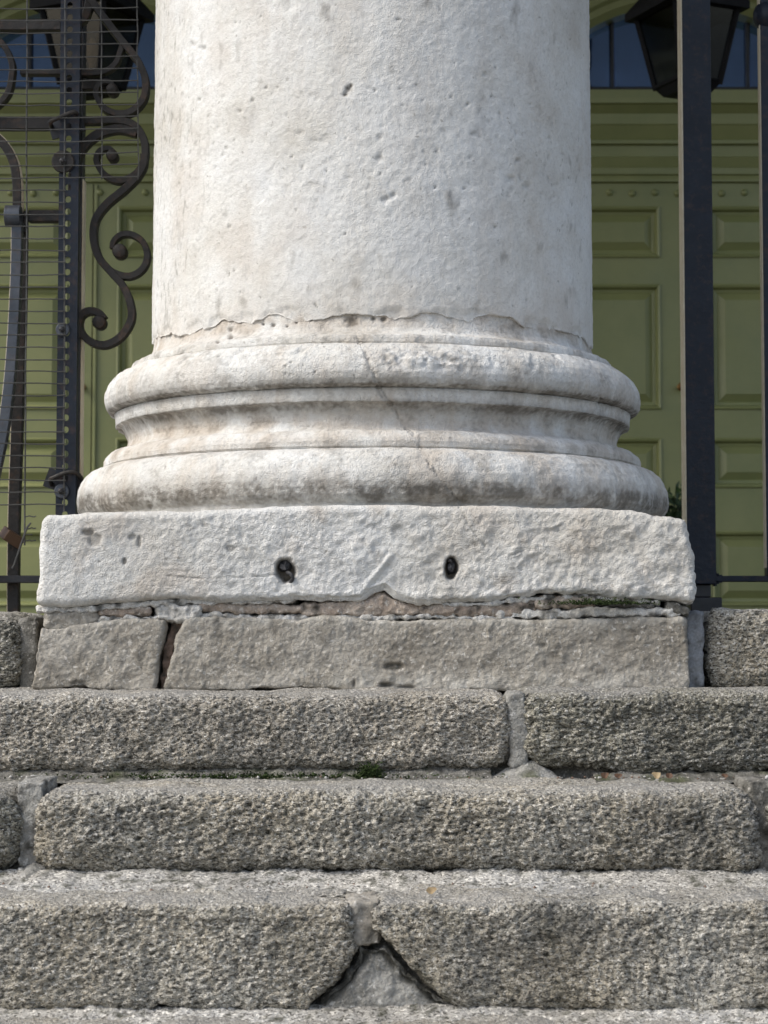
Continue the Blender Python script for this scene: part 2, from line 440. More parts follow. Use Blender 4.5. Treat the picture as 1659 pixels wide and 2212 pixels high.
# top step
blk(-260, 1106, ZT[0], [(-300, 1676), (120, 1672), (500, 1668), (900, 1668), (1110, 1655)], YT[0], d1, M['granite_brown'], granite_fn(1, .95, dark=[([(0, 1668), (300, 1664), (800, 1660), (1090, 1640)], 24, .45)]), seed=1, r=.03)
blk(1124, 2000, ZT[0] + .003, [(1124, 1640), (1200, 1658), (1300, 1668), (1500, 1672), (2000, 1672)], YT[0], d1, M['granite_dark'],
    granite_fn(4, 1.05, .8, lay=.0045), seed=2, r=.03, label='darker granite block split in ragged layers')
# middle step
d2 = YT[0] - YT[1] + .05
blk(-300, [(1700, 30), (1760, 46), (1850, 48), (1900, 22)], ZT[1] - .004, [(-300, 1898), (0, 1900), (50, 1900)], YT[1], d2, M['granite_dark'], granite_fn(7), seed=3, r=.04)
blk([(1690, 92), (1760, 70), (1850, 66), (1900, 82)], [(1690, 1625), (1750, 1640), (1850, 1645), (1900, 1630)], ZT[1],
    [(60, 1896), (300, 1893), (700, 1890), (900, 1882), (1200, 1888), (1640, 1893)], YT[1], d2, M['granite'],
    granite_fn(10, 1.25, grain=.0085, dark=[([(90, 1888), (500, 1885), (900, 1876), (1600, 1888)], 26, .45), ([(400, 1790), (700, 1800)], 50, .22)]), seed=4, r=.036)
blk([(1690, 1662), (1900, 1658)], 2050, ZT[1] - .002, [(1650, 1892), (2050, 1892)], YT[1], d2, M['granite_dark'], granite_fn(13), seed=5, r=.03)
# lower step, its inner corners broken away
d3 = YT[1] - YT[2] + .05
blk(-320, [(1950, 762), (2020, 768), (2045, 775), (2070, 762), (2110, 735), (2150, 700), (2185, 668)], ZT[2],
    [(-320, 2178), (300, 2182), (600, 2184), (780, 2184)], YT[2], d3, M['granite'], granite_fn(16, .9, dark=[([(520, 1990), (640, 2040)], 60, .3), ([(668, 2185), (735, 2110), (775, 2045), (768, 2020)], 14, .6)]), seed=6, r=.018, wob=.008)
blk([(1950, 806), (2015, 806), (2045, 835), (2075, 872), (2120, 915), (2160, 965), (2185, 1015)], 2100, ZT[2] + .002,
    [(800, 2184), (1000, 2186), (1400, 2186), (2100, 2182)], YT[2], d3, M['granite_light'], granite_fn(19, .8, dark=[([(1180, 1985), (1210, 2080), (1230, 2140)], 60, .4), ([(1640, 2020), (1660, 2080)], 50, .4), ([(815, 2030), (835, 2045), (872, 2075), (915, 2120), (965, 2160)], 26, .75)]), seed=7, r=.018, wob=.008)
# step below the picture and the ones under it
zz, yy = ZT[3], YT[3]
blk(-330, 2000, ZT[3], zz - .13, yy, YT[2] - yy + .05, M['granite'], granite_fn(22), seed=8, res=.005)
k = 0
while zz > .2:
    zz -= .15; yy -= .26; k += 1
    MB().box(-2.5, 2.5, yy, yy + .32, max(zz - .15, 0), zz).build('granite_block', M['granite'], steps, bevel=.02)
def rough_fn(seed, a=.004, s=.03, grain=.008, ga=.0026, tint=0, dirt=0, cut=None):
    def fn(V, N):
        d = a * fbm(V, s, 4, seed) + ga * perlin(V, grain, seed + 7)
        t = np.clip(fbm(V, .07, 4, seed + 3) * 1.6 + tint, 0, 1) if tint else np.zeros(len(V))
        dr = np.clip(-fbm(V, .025, 3, seed + 5) * 1.5 - .25 + dirt, 0, .8)
        return d, {'tint': t, 'dirt': dr}
    return fn
# mortar in the joints, bedding strips and the patch in the broken corner
def joint(pl, pr, v0, v1, Y, mat, seed, name='mortar_joint', depth=.12, r=.008, parent=steps, res=.004, fn=None, label=None):
    toX = lambda q, v: q if not hasattr(q, '__len__') else q
    L = [(Z(v, Y), X(u, Y)) for v, u in pl]; Rr = [(Z(v, Y), X(u, Y)) for v, u in pr]
    B = [(-3, Z(v1, Y)), (3, Z(v1, Y))]; T = [(-3, Z(v0, Y)), (3, Z(v0, Y))]
    o = pillow(name, L, Rr, B, T, Y, depth, r, res, fn or rough_fn(seed), mat, parent, seed=seed, wob=.003)
    if label: o['label'] = label
    return o
joint([(1500, 1096), (1650, 1098)], [(1500, 1138), (1650, 1140)], 1496, 1660, YT[0] + .012, M['mortar_mid'], 3)
joint([(1690, 40), (1900, 44)], [(1690, 98), (1900, 84)], 1690, 1905, YT[1] + .026, M['mortar_mid'], 4, r=.004)
joint([(1690, 1612), (1900, 1632)], [(1690, 1672), (1900, 1668)], 1690, 1896, YT[1] + .026, M['mortar_dark'], 5)
joint([(1955, 748), (2040, 752)], [(1955, 818), (2040, 822)], 1950, 2042, YT[2] + .010, M['calp'], 6, r=.004)
def notch_fn(V, N):
    u, v = proj(V); e = np.clip(1 - seg_dist(u, v, [(660, 2195), (716, 2150), (760, 2100), (800, 2045), (850, 2080), (930, 2150), (990, 2195)]) / 22, 0, 1)
    e = np.clip(e * (1.2 + fbm(V, .02, 3, 5)), 0, 1)
    return .005 * fbm(V, .04, 4, 8) + .0035 * perlin(V, .008, 9) - .009 * e, {'dirt': .85 * e, 'tint': .25 * e}
blk([(2042, 776), (2080, 764), (2120, 738), (2160, 700), (2200, 664)], [(2042, 834), (2080, 868), (2120, 908), (2160, 958), (2200, 1016)], [(660, 2044), (1020, 2044)], [(690, 2200), (1000, 2200)],
    YT[2] + .012, .1, M['mortar_mid'], notch_fn, name='mortar_patch', r=.004, res=.004, label='grey cement wedge filling the broken corners', seed=9)
def strip(name, zt, yb, dep, h, u0, u1, mat, seed, moss=0, parent=steps, label=None, win=0):
    """irregular fillet of mortar lying at the back of a tread"""
    res = .005; x0, x1 = X(u0, yb), X(u1, yb); nx = int((x1 - x0) / res); xs = np.linspace(x0, x1, nx); ny = 12
    t = np.linspace(0, 1, ny); q = np.stack([xs, xs * 0 + 3, xs * 0 + 1], -1)
    dd = dep * (1 + .35 * fbm(q, .12, 4, seed)); hh = h * (1 + .35 * fbm(q, .20, 5, seed + 2))
    if win: wn = np.sin(np.pi * np.linspace(0, 1, nx)) ** .9; dd = dd * (.15 + .85 * wn); hh = hh * wn
    A, T_ = np.meshgrid(xs, t); DD = np.tile(dd, (ny, 1)); HH = np.tile(hh, (ny, 1))
    V = np.stack([A, yb + .02 - DD * (1 - T_) - .02 * (1 - T_), zt - .004 + HH * T_ ** 1.6], -1).reshape(-1, 3)
    V[:, 2] += .002 * fbm(V, .02, 3, seed)
    idx = np.arange(nx * ny).reshape(ny, nx)
    Q = np.stack([idx[:-1, :-1], idx[:-1, 1:], idx[1:, 1:], idx[1:, :-1]], -1).reshape(-1, 4)
    me = npmesh(name, V, Q); displaced(me, V, rough_fn(seed, .0015, .02, tint=moss, dirt=.08))
    o = link(name, me, mat, parent)
    if label: o['label'] = label
    return o
strip('mortar_bed', ZT[1], YT[0], .05, .022, -150, 1060, M['mortar_dark'], 1, .2, label='mossy mortar bedding under the top step')
strip('mortar_bed', ZT[1], YT[0], .06, .030, 1060, 1215, M['mortar_mid'], 2, .02, label='splayed pale mortar under the joint', win=1)
strip('mortar_bed', ZT[1], YT[0], .06, .016, 1280, 1800, M['mortar_dark'], 3, .1)
strip('mortar_bed', ZT[2], YT[1], .12, .020, -150, 60, M['tread'], 4)
strip('mortar_bed', ZT[2], YT[1], .15, .022, 40, 1800, M['tread'], 5)
strip('mortar_bed', ZT[2], YT[1], .06, .04, 30, 125, M['mortar_mid'], 6, win=1)
strip('mortar_bed', ZT[3], YT[2], .08, .016, -150, 1850, M['tread'], 7)

# ------------------------------------------------------------------ the column
AX, AY = X(804.5, 4.39), 4.39
column = empty('column', (AX, AY, Z(1110, AY)), label='big round white stone column on a moulded base and square plinth', cat='column')
def ring_r(u): return AY * math.sin(math.atan((804.5 - u) / F)) 
def side_z(v): return Z(v, AY)
prof_px = [(186, 1145), (183, 1128), (174, 1121), (167, 1112), (163.5, 1098), (163.5, 1086), (166, 1070), (172, 1056), (181, 1042), (194, 1031), (210, 1024), (220, 1023), (227, 1021.5),
           (223, 1019), (222.5, 1008), (226, 1001), (236, 992), (243, 987.5), (264, 984), (272, 978), (275, 966), (273, 955), (267, 945), (259, 936), (250, 933),
           (247.5, 932), (246.5, 918), (244, 908), (248, 905.5), (238, 904), (230, 900), (224.5, 890), (222.6, 878), (224, 863), (229.5, 850), (238, 838), (250, 828), (262, 820), (276, 818.5),
           (283.5, 817), (282, 814), (282.5, 806), (286, 799.5), (300, 796), (316, 789), (323.5, 781), (328, 768), (330, 752), (330.5, 730)]
def resample(pts, res):
    out = []
    for a, b in zip(pts[:-1], pts[1:]):
        n = max(1, int(math.ceil(math.hypot(b[0] - a[0], b[1] - a[1]) / res)))
        out += [(a[0] + (b[0] - a[0]) * k / n, a[1] + (b[1] - a[1]) * k / n) for k in range(n)]
    return np.array(out + [pts[-1]])
def lathe_np(name, prof, fn, mat, parent, res=.003, cover=105):
    rm = prof[:, 0].max(); nf = int(R(2 * cover) * rm / res)
    th = np.concatenate([np.linspace(R(-cover), R(cover), nf), np.linspace(R(cover), R(360 - cover), 60)[1:-1]])
    T_, I = np.meshgrid(th, np.arange(len(prof)))
    rr, zz_ = prof[I, 0], prof[I, 1]
    V = np.stack([AX + rr * np.sin(T_), AY - rr * np.cos(T_), zz_], -1).reshape(-1, 3)
    n = len(th); idx = np.arange(n * len(prof)).reshape(-1, n); nx = np.roll(idx, -1, 1)
    Q = np.stack([idx[:-1], nx[:-1], nx[1:], idx[1:]], -1).reshape(-1, 4)
    me = npmesh(name, V, Q); displaced(me, V, fn)
    return link(name, me, mat, parent)
prof = [(ring_r(u), side_z(v)) for u, v in prof_px]
def smooth_prof(P, k=2):
    P = P.copy()
    for _ in range(k): P[1:-1] = .25 * P[:-2] + .5 * P[1:-1] + .25 * P[2:]
    return P
CRACK = [(770, 728), (790, 760), (812, 820), (826, 850), (850, 880), (872, 918), (900, 950), (915, 985), (935, 1010), (952, 1035), (985, 1078), (1010, 1130), (1030, 1160)]
CRACK2 = [(1297, 858), (1302, 880), (1296, 896)]
HOLES_B = [(590, 702, 5), (568, 700, 3), (620, 705, 3), (640, 697, 4), (672, 690, 4), (497, 712, 6), (497, 728, 6), (470, 738, 5), (760, 693, 15), (806, 688, 6), (828, 689, 7),
           (617, 790, 3), (628, 783, 3), (655, 788, 2), (680, 803, 3), (617, 806, 3), (322, 1095, 8)]
def base_fn(V, N):
    d = .0022 * fbm(V, .12, 3, 3) + .0009 * fbm(V, .022, 3, 8) + .0004 * perlin(V, .008, 13)
    u, v = proj(V); th = np.arctan2(V[:, 0] - AX, -(V[:, 1] - AY)); front = np.abs(th) < 1.5
    zs = V[:, 2]; n2 = fbm(V, .05, 4, 21); n3 = fbm(V * np.array([1, 1, .35]), .02, 3, 33)
    vs = proj(np.stack([zs * 0, zs * 0 + AY, zs], -1))[1]                               # height as seen on the silhouette
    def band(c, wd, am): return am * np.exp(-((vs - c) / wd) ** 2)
    grime_and_shade = band(1106, 26, 1.15) + band(904, 8, .9) + band(938, 12, .95) + band(890, 14, .35) + band(1022, 3, .3) + band(816, 3, .3) + band(982, 5, .35)  # lower torus dirt; bands under upper torus and in scotia paint shade
    n4 = fbm(V, .009, 3, 39)
    rag = np.clip(1 - seg_dist(u, v, [(835, 778), (870, 775), (920, 772), (990, 782)]) / 30, 0, 1) * front
    d = d + .0022 * flakes(V, .05, 141) * np.clip((N[:, 2] < .8) * 1.0, 0, 1) + rag * (.010 * flakes(V, .022, 145) - .003)
    dirt = np.clip(grime_and_shade * (.58 + .38 * n2 + .14 * n3 + .30 * n4), 0, .8) * (.35 + .65 * np.clip(1 - N[:, 2] * 1.5, 0, 1))  # dirt plus painted shade, stronger on faces turned down
    dirt = np.maximum(dirt, np.clip(n2 * .65 + .45 * n4 - .08, 0, .5) * .7); dirt = np.maximum(dirt, rag * np.clip(.2 + n4, 0, .5))
    cr = np.minimum(seg_dist(u, v, CRACK), seg_dist(u, v, CRACK2)) + 7 * fbm(V, .03, 3, 77) * ((v > 740) & (v < 1140)) - 1.2 + 2.5 * perlin(V, .05, 78)
    c = np.clip(1 - np.abs(cr) / 3.0, 0, 1) * front
    d = d - .0035 * c; dirt = np.maximum(dirt, .32 * c)
    d = d - .0016 * np.clip(1 - cr / 30, 0, 1) * (cr > 0) * (u > 905) * front
    for hx, hy, hr in HOLES_B:
        q = np.hypot(u - hx, (v - hy) * 1.1) / hr + .35 * perlin(V, .008, int(hx))
        m_ = np.clip(1.25 - q, 0, 1) * front
        d = d - .0045 * m_; dirt = np.maximum(dirt, .75 * np.clip(m_ * 1.3, 0, 1) if hy < 745 or hx < 400 else .35 * m_)
    # worn hollow across the upper torus
    ch = np.clip(fbm(V, .045, 3, 61) - .35, 0, 1) * front * np.clip(1 - np.abs(vs - 835) / 45, 0, 1)
    d = d - .012 * ch
    low = np.clip(fbm(V, .09, 4, 66) - .2, 0, 1) * front * np.clip(1 - np.abs(vs - 1065) / 50, 0, 1)
    d = d - .008 * low
    tint = np.clip(.5 * np.clip((-th - .45) / .6, 0, 1) * (band(1003, 16, 1) + band(965, 16, .8) + band(760, 22, 1.2)) + band(758, 26, .75) + band(970, 16, .6) + band(1005, 14, .4), 0, .75) * np.clip(.7 + n2, 0, 1)
    return d, {'dirt': dirt, 'tint': tint}
lathe_np('base_moulding', resample(prof, .0026), base_fn, M['base'], column, .003)
# shaft
zj = Z(756, AY)
shp = []
for zz_ in np.concatenate([np.arange(zj - .004, zj + 1.05, .003), np.linspace(zj + 1.06, 5.6, 40)]):
    r_ = AY * math.sin(math.atan(477.5 / F)) + .0025 - .0052 * np.clip((zz_ - zj) / .9, 0, 6) * .75
    shp.append((r_, zz_))
shp = [(shp[0][0] - .016, shp[0][1]), (shp[0][0] - .004, shp[0][1])] + shp
HOLES_S = [(752, 192, 9, 1), (745, 204, 7, 1), (758, 185, 5, 1), (415, 95, 6, .4), (437, 104, 7, .4), (1119, 345, 6, .5), (1004, 407, 4, .6), (1048, 160, 5, 0), (545, 217, 4, .5), (518, 240, 5, .5),
           (488, 320, 4, .6), (495, 490, 4, .5), (833, 430, 9, .3), (850, 422, 7, .3), (810, 195, 4, .5), (940, 405, 3, .5), (640, 455, 4, .5), (1105, 385, 9, .25), (1140, 400, 10, .25), (920, 355, 3, .6),
           (745, 505, 3, .6), (705, 370, 3, .6), (505, 585, 3, .7), (1070, 490, 3, .7), (630, 340, 3, .5), (575, 190, 3, .5), (600, 188, 3, .5), (975, 210, 3, .5), (1010, 225, 4, .5), (1145, 225, 3, .4), (430, 215, 4, .4)]
def shaft_fn(V, N):
    q_ = V * np.array([1, 1, 0]); V[:, 2] += .018 * fbm(q_, .09, 5, 401) * np.clip(1 - (V[:, 2] - zj) / .05, 0, 1)
    d = .0010 * fbm(V, .12, 3, 5) + .0006 * fbm(V, .016, 3, 15) + .0005 * perlin(V, .007, 18)
    u, v = proj(V); th = np.arctan2(V[:, 0] - AX, -(V[:, 1] - AY)); front = np.abs(th) < 1.5
    dirt = np.clip(fbm(V * np.array([1, 1, .5]), .035, 4, 25) - .55, 0, 1) * .8
    # fine vertical scuffs near the left edge
    sc = np.clip(fbm(V * np.array([1, 1, .22]), .011, 3, 27) - .42, 0, 1) * np.clip((-th - .7) / .4, 0, 1)
    dirt = np.maximum(dirt, np.clip(sc * 1.4, 0, .5)); d = d - .0025 * sc
    mid = np.exp(-((v - 330) / 160) ** 2) * np.clip(fbm(V, .02, 3, 35) - .42, 0, 1)
    d = d - .004 * mid; dirt = np.maximum(dirt, mid * .5)
    for hx, hy, hr, am in HOLES_S:
        q = np.hypot(u - hx, v - hy) / hr + .5 * perlin(V, .006, int(hx))
        m_ = np.clip(1.2 - q, 0, 1) * front
        d = d - .004 * m_; dirt = np.maximum(dirt, am * .85 * m_)
    pits = np.clip(perlin(V, .009, 301) - .64, 0, 1) * np.clip(.4 + 1.6 * fbm(V, .15, 3, 303), 0, 1); d = d - .010 * pits; dirt = np.maximum(dirt, np.clip(2.6 * pits, 0, .55))
    d = d + .0012 * flakes(V, .05, 310)
    # ragged bottom edge
    zb = np.clip(1 - (V[:, 2] - zj) / .03, 0, 1)
    e = fbm(V * np.array([1, 1, .3]), .06, 4, 41)
    d = d - .0042 * np.clip((zb * (1.2 + 1.5 * e) - .55) * 1.6, 0, 1)
    tint = np.clip(fbm(V, .22, 4, 45) * .6 - .15, 0, .3) + .25 * np.clip(1 - (V[:, 2] - zj) / .10, 0, 1) * np.clip(.6 + fbm(V, .05, 3, 48), 0, 1)
    return d, {'dirt': dirt, 'tint': np.clip(tint, 0, .6)}
lathe_np('shaft', np.array(shp), shaft_fn, M['shaft'], column, .003)
# plinth
def plinth_fn(V, N):
    u, v = proj(V); front = N[:, 1] < -.2
    d = .0035 * fbm(V, .10, 3, 2) + .0018 * fbm(V, .026, 3, 12) - .0022 * np.abs(perlin(V, .018, 17)) + .0012 * perlin(V, .008, 19)
    fk = flakes(V, .06, 91); d = d + .0042 * fk * np.clip((u - 300) / 900, .2, 1) + .0020 * flakes(V, .020, 95) * np.clip((u - 200) / 900, .4, 1)
    d = d * np.clip(.3 + (v - 1095) / 30, .3, 1)
    scoop = np.exp(-(((u - 820) / 260) ** 2 + ((v - 1265) / 45) ** 2)); d = d - .010 * scoop * front
    left = np.clip((520 - u) / 300, 0, 1); d = d * (1 - .35 * left)
    dirt = np.clip(-fbm(V, .03, 4, 22) - .35, 0, 1) * .5 + .10 * np.clip(-fk, 0, 1)
    for hx, hy, rx, ry, am, dp in [(617, 1232, 21, 25, .95, .022), (975, 1227, 15, 23, .95, .022), (190, 1150, 14, 8, .6, .004), (205, 1168, 16, 14, .35, .004), (300, 1170, 5, 16, .4, .004), (285, 1160, 9, 7, .3, .004),
                                   (268, 1212, 5, 7, .7, .004), (497, 1185, 10, 7, .4, .003), (440, 1135, 4, 4, .3, .002), (1145, 1360, 6, 4, .4, .003)]:
        q = np.hypot((u - hx) / rx, (v - hy) / ry) + .22 * perlin(V, .012, int(hx))
        m_ = np.clip((1.1 - q) * 3, 0, 1) * front
        d = d - dp * m_; dirt = np.maximum(dirt, am * m_)
    for pts, wd, am, dp in [(CRACK[-3:] + [(1048, 1180)], 3, .3, .003), ([(355, 1243), (440, 1250), (560, 1245), (600, 1240)], 2, .3, .002), ([(1150, 1141), (1190, 1140), (1215, 1128)], 3, .25, -.003),
                            ([(790, 1265), (815, 1235), (845, 1200)], 9, 0, -.005), ([(1095, 1225), (1100, 1200), (1130, 1190)], 2.5, .3, .003)]:
        q = np.clip(1 - (seg_dist(u, v, pts) + 2 * perlin(V, .02, 71)) / wd, 0, 1) * front
        d = d - dp * q; dirt = np.maximum(dirt, am * q)
    stain = np.exp(-(((u - 975) / 14) ** 2)) * np.clip((v - 1240) / 20, 0, 1) * front
    dirt = np.maximum(dirt, .22 * stain)
    tint = np.clip(fbm(V, .09, 5, 31) * .8 - .12, 0, .45)
    return d, {'dirt': dirt, 'tint': tint}
YPm = YP
plinth = pillow('plinth', [(Z(v, YPm), X(u, YPm)) for v, u in [(1100, 86), (1130, 82), (1180, 80), (1240, 80), (1275, 76), (1310, 74)]],
       [(Z(v, YPm), X(u, YPm)) for v, u in [(1100, 1489), (1125, 1492), (1150, 1497), (1190, 1504), (1230, 1507), (1270, 1506), (1310, 1500)]],
       [(X(u, YPm), Z(v, YPm)) for u, v in [(74, 1310), (130, 1311), (250, 1304), (330, 1296), (400, 1292), (470, 1300), (560, 1299), (640, 1293), (700, 1298), (780, 1297), (812, 1280), (832, 1276), (855, 1292), (900, 1302), (1000, 1303), (1080, 1300), (1130, 1290), (1170, 1281), (1250, 1285), (1330, 1290), (1400, 1293), (1460, 1297), (1500, 1309)]],
       [(X(u, YPm), Z(v, YPm)) for u, v in [(74, 1109), (200, 1106), (400, 1102), (600, 1094), (700, 1090), (900, 1091), (1100, 1093), (1300, 1098), (1380, 1102), (1430, 1112), (1490, 1121), (1510, 1123)]],
       YPm, 1.1, .018, .0027, plinth_fn, M['plinth'], column, srow=.008, seed=14, wob=.002)
def chunk(name, u, v, Y, w_, h_, seed, parent, mat, dep=.02, n=9):
    rr = random.Random(seed); c = at(u, v, Y); mb = MB(); vs = [(c[0], c[1] - dep * .25, c[2])]
    for ring, (k, yo) in enumerate([(.6, -.1), (1, .6)]):
        for j in range(n):
            a = 2 * math.pi * j / n; q = k * rr.uniform(.7, 1.1)
            vs.append((c[0] + w_ * q * math.cos(a), c[1] + dep * (yo + rr.uniform(-.25, .25)), c[2] + h_ * q * math.sin(a)))
    fs = [(0, 1 + (j + 1) % n, 1 + j) for j in range(n)] + [(1 + j, 1 + (j + 1) % n, 1 + n + (j + 1) % n, 1 + n + j) for j in range(n)]
    return mb.add(vs, fs).build(name, mat, parent)
chunk('metal_plug', 616, 1222, YP + .012, .016, .014, 3, plinth, M['lead'])['label'] = 'jagged dark metal stub filling the left hole'
MB().tube(catmull([at(620, 1236, YP + .012), at(628, 1240, YP + .004), at(632, 1250, YP + .004), at(626, 1262, YP + .012)], 4), .0035).build('bent_wire', M['lead'], plinth, smooth=True)
chunk('metal_plug', 975, 1224, YP + .014, .011, .018, 5, plinth, M['lead'])['label'] = 'rounded dark metal stub in the right hole'
chunk('metal_plug', 974, 1212, YP + .010, .009, .006, 8, plinth, M['lead'])

# ------------------------------------------------------------------ masonry course under the plinth
YB = YP + .012
course = tagit(MB().box(X(95, YB), X(1485, YB), YB + .06, 4.7, ZT[0] - .02, Z(1318, YB)).build('masonry_course', M['mortar_dark']),
               'low course of brown limestone blocks bedded in crumbling mortar under the plinth', 'masonry')
def calp_fn(seed, dk=()):
    def fn(V, N):
        u, v = proj(V); front = N[:, 1] < -.1
        d = .004 * fbm(V, .10, 4, seed) + .0012 * fbm(V, .02, 3, seed + 5) - .0012 * np.abs(perlin(V, .012, seed + 8))
        d = d + .0022 * flakes(V, .030, seed + 20) + .0012 * perlin(V, .007, seed + 25)
        dirt = np.clip(-fbm(V, .03, 4, seed + 9) - .30, 0, 1) * .7
        for hx, hy, rx, ry, am, dp in dk:
            q = np.hypot((u - hx) / rx, (v - hy) / ry) + .3 * perlin(V, .012, int(hx))
            m_ = np.clip((1.1 - q) * 2, 0, 1) * front; d = d - dp * m_; dirt = np.maximum(dirt, am * m_)
        low = np.clip((v - 1440) / 45, 0, 1) * np.exp(-((u - 1000) / 420) ** 2) + .6 * np.clip((1362 - v) / 25, 0, 1)
        fl_ = np.clip(perlin(V, .010, seed + 70) - .42, 0, 1) * 3
        return d + .002 * np.clip(fl_, 0, 1), {'dirt': dirt, 'tint': np.clip(low * (.5 + 1.1 * fbm(V, .03, 4, seed + 60)) + .6 * np.clip(fl_, 0, 1), 0, .9)}
    return fn
blk([(1335, 84), (1400, 76), (1495, 66)], [(1335, 356), (1400, 350), (1495, 338)], [(60, 1352), (130, 1352), (230, 1342), (360, 1334)], ZT[0] - .002, YB, .2, M['calp'], calp_fn(3, [(170, 1480, 20, 10, .3, .004)]),
    parent=course, name='stone_block', r=.008, seed=21, wob=.006)
blk([(1330, 398), (1360, 380), (1420, 366), (1495, 358)], [(1330, 1488), (1495, 1490)], [(355, 1340), (420, 1330), (600, 1334), (800, 1336), (1000, 1338), (1250, 1336), (1490, 1332)], ZT[0] - .002, YB, .2, M['calp'],
    calp_fn(6, [(850, 1440, 26, 10, .7, .006), (835, 1480, 20, 7, .8, .006), (875, 1485, 22, 5, .6, .006), (1055, 1370, 3, 22, .2, -.003), (765, 1478, 4, 10, .6, .003), (1170, 1395, 14, 6, .4, .003)]),
    parent=course, name='stone_block', r=.008, seed=22, wob=.006)
blk([(1335, 372), (1400, 350), (1495, 342)], [(1335, 398), (1400, 372), (1495, 362)], [(335, 1350), (410, 1338)], ZT[0], YB + .018, .1, M['red'], rough_fn(31, .004, .02), parent=course, name='red_filler', r=.006, res=.004, seed=23)
# rubble pieces and lime mortar between stones and plinth
def rub(pts_top, pts_bot, mat, seed, r=.010, yo=.008, name='rubble_piece', a=.004, depth=.12):
    u0, u1 = pts_top[0][0], pts_top[-1][0]
    L = [(0, X(u0, YB)), (3, X(u0, YB))]; Rr = [(0, X(u1, YB)), (3, X(u1, YB))]
    return pillow(name, L, Rr, [(X(u, YB), Z(v, YB)) for u, v in pts_bot], [(X(u, YB), Z(v, YB)) for u, v in pts_top], YB + yo, depth, r, .0028, rough_fn(seed, a, .018, .008, .0018), mat, course, seed=seed, wob=.004)
rub([(92, 1322), (150, 1312), (212, 1316)], [(92, 1362), (150, 1368), (212, 1340)], M['calp'], 41, .012)
rub([(205, 1318), (250, 1310), (325, 1306)], [(205, 1332), (260, 1336), (325, 1332)], M['rubble'], 42)
rub([(78, 1311), (200, 1305), (420, 1292), (470, 1300), (640, 1292)], [(78, 1324), (200, 1318), (420, 1306), (640, 1304)], M['lime'], 43, .006, .006, 'lime_mortar', .006)
rub([(170, 1350), (215, 1332), (300, 1334), (410, 1322)], [(170, 1366), (215, 1346), (300, 1340), (410, 1334)], M['lime'], 44, .006, .010, 'lime_mortar', .006)
rub([(335, 1308), (390, 1304), (430, 1306)], [(335, 1336), (390, 1346), (430, 1330)], M['lime'], 45, .008, .004, 'lime_mortar', .006)
rub([(425, 1300), (560, 1304), (660, 1306)], [(425, 1326), (560, 1328), (660, 1326)], M['rubble'], 46)
rub([(650, 1302), (760, 1298), (828, 1280), (860, 1294), (905, 1304)], [(650, 1330), (760, 1332), (905, 1330)], M['rubble'], 47)
rub([(900, 1304), (1010, 1304), (1090, 1302), (1160, 1292)], [(900, 1332), (1010, 1332), (1160, 1332)], M['rubble'], 48)
rub([(1155, 1290), (1200, 1286), (1290, 1292)], [(1155, 1318), (1200, 1316), (1290, 1314)], M['rubble'], 49, .01, .004)
rub([(1285, 1292), (1400, 1300), (1420, 1302)], [(1285, 1312), (1400, 1314), (1420, 1314)], M['mortar_dark'], 50, .006, .012)
rub([(1070, 1320), (1200, 1314), (1320, 1316), (1480, 1318)], [(1070, 1336), (1200, 1336), (1320, 1334), (1480, 1332)], M['lime'], 51, .006, .006, 'lime_mortar', .006)
rub([(430, 1324), (600, 1328), (760, 1328), (1080, 1330)], [(430, 1336), (600, 1340), (760, 1340), (1080, 1340)], M['lime'], 52, .005, .010, 'lime_mortar', .006)
rub([(1440, 1300), (1462, 1300), (1492, 1310)], [(1440, 1322), (1492, 1330)], M['mortar_dark'], 53, .008, .004)
rub([(905, 1299), (1000, 1300), (1150, 1286), (1250, 1282), (1430, 1296)], [(905, 1307), (1000, 1308), (1150, 1296), (1250, 1292), (1430, 1304)], M['lime'], 54, .004, .006, 'lime_mortar', .005)

# ------------------------------------------------------------------ side walls carrying the railings
YW = 3.79
def wall(name, label):
    return empty(name, (0, YW, ZT[0]), label=label, cat='wall')
wl = wall('stone_wall', 'rough dark granite wall end beside the plinth under the wire mesh')
blk(-420, [(1320, 26), (1340, 44), (1400, 50), (1495, 42)], [(-420, 1322), (20, 1321), (50, 1332)], ZT[0] - .002, YW, .42, M['granite_dark'], granite_fn(61, 1.3, .8), parent=wl, seed=31, r=.034, name='granite_block')
joint([(1335, 40), (1495, 40)], [(1335, 80), (1495, 78)], 1334, 1497, YW + .02, M['mortar_dark'], 62, parent=wl, depth=.3)
wr = wall('stone_wall', 'rough pale granite wall end beside the plinth under the tall iron post')
joint([(1320, 1480), (1495, 1482)], [(1320, 1524), (1400, 1522), (1495, 1522)], 1320, 1497, YW - .01, M['slate'], 63, parent=wr, depth=.4, label='smooth slate grey render filling the gap', r=.006)
blk([(1320, 1534), (1360, 1530), (1495, 1532)], 2100, [(1520, 1320), (2100, 1318)], ZT[0] - .002, YW + .004, .42, M['granite_light'], granite_fn(64, 1.1, dark=[([(1530, 1470), (1700, 1472)], 22, .6)]), parent=wr, seed=32, r=.022, name='granite_block')
for wdg, x0, x1 in ((wl, -2.4, X(-425, YW)), (wr, X(2105, YW), 2.4)):
    MB().box(x0, x1, YW + .02, YW + .43, ZT[0], 1.525).build('granite_block', M['granite'], wdg, bevel=.02)

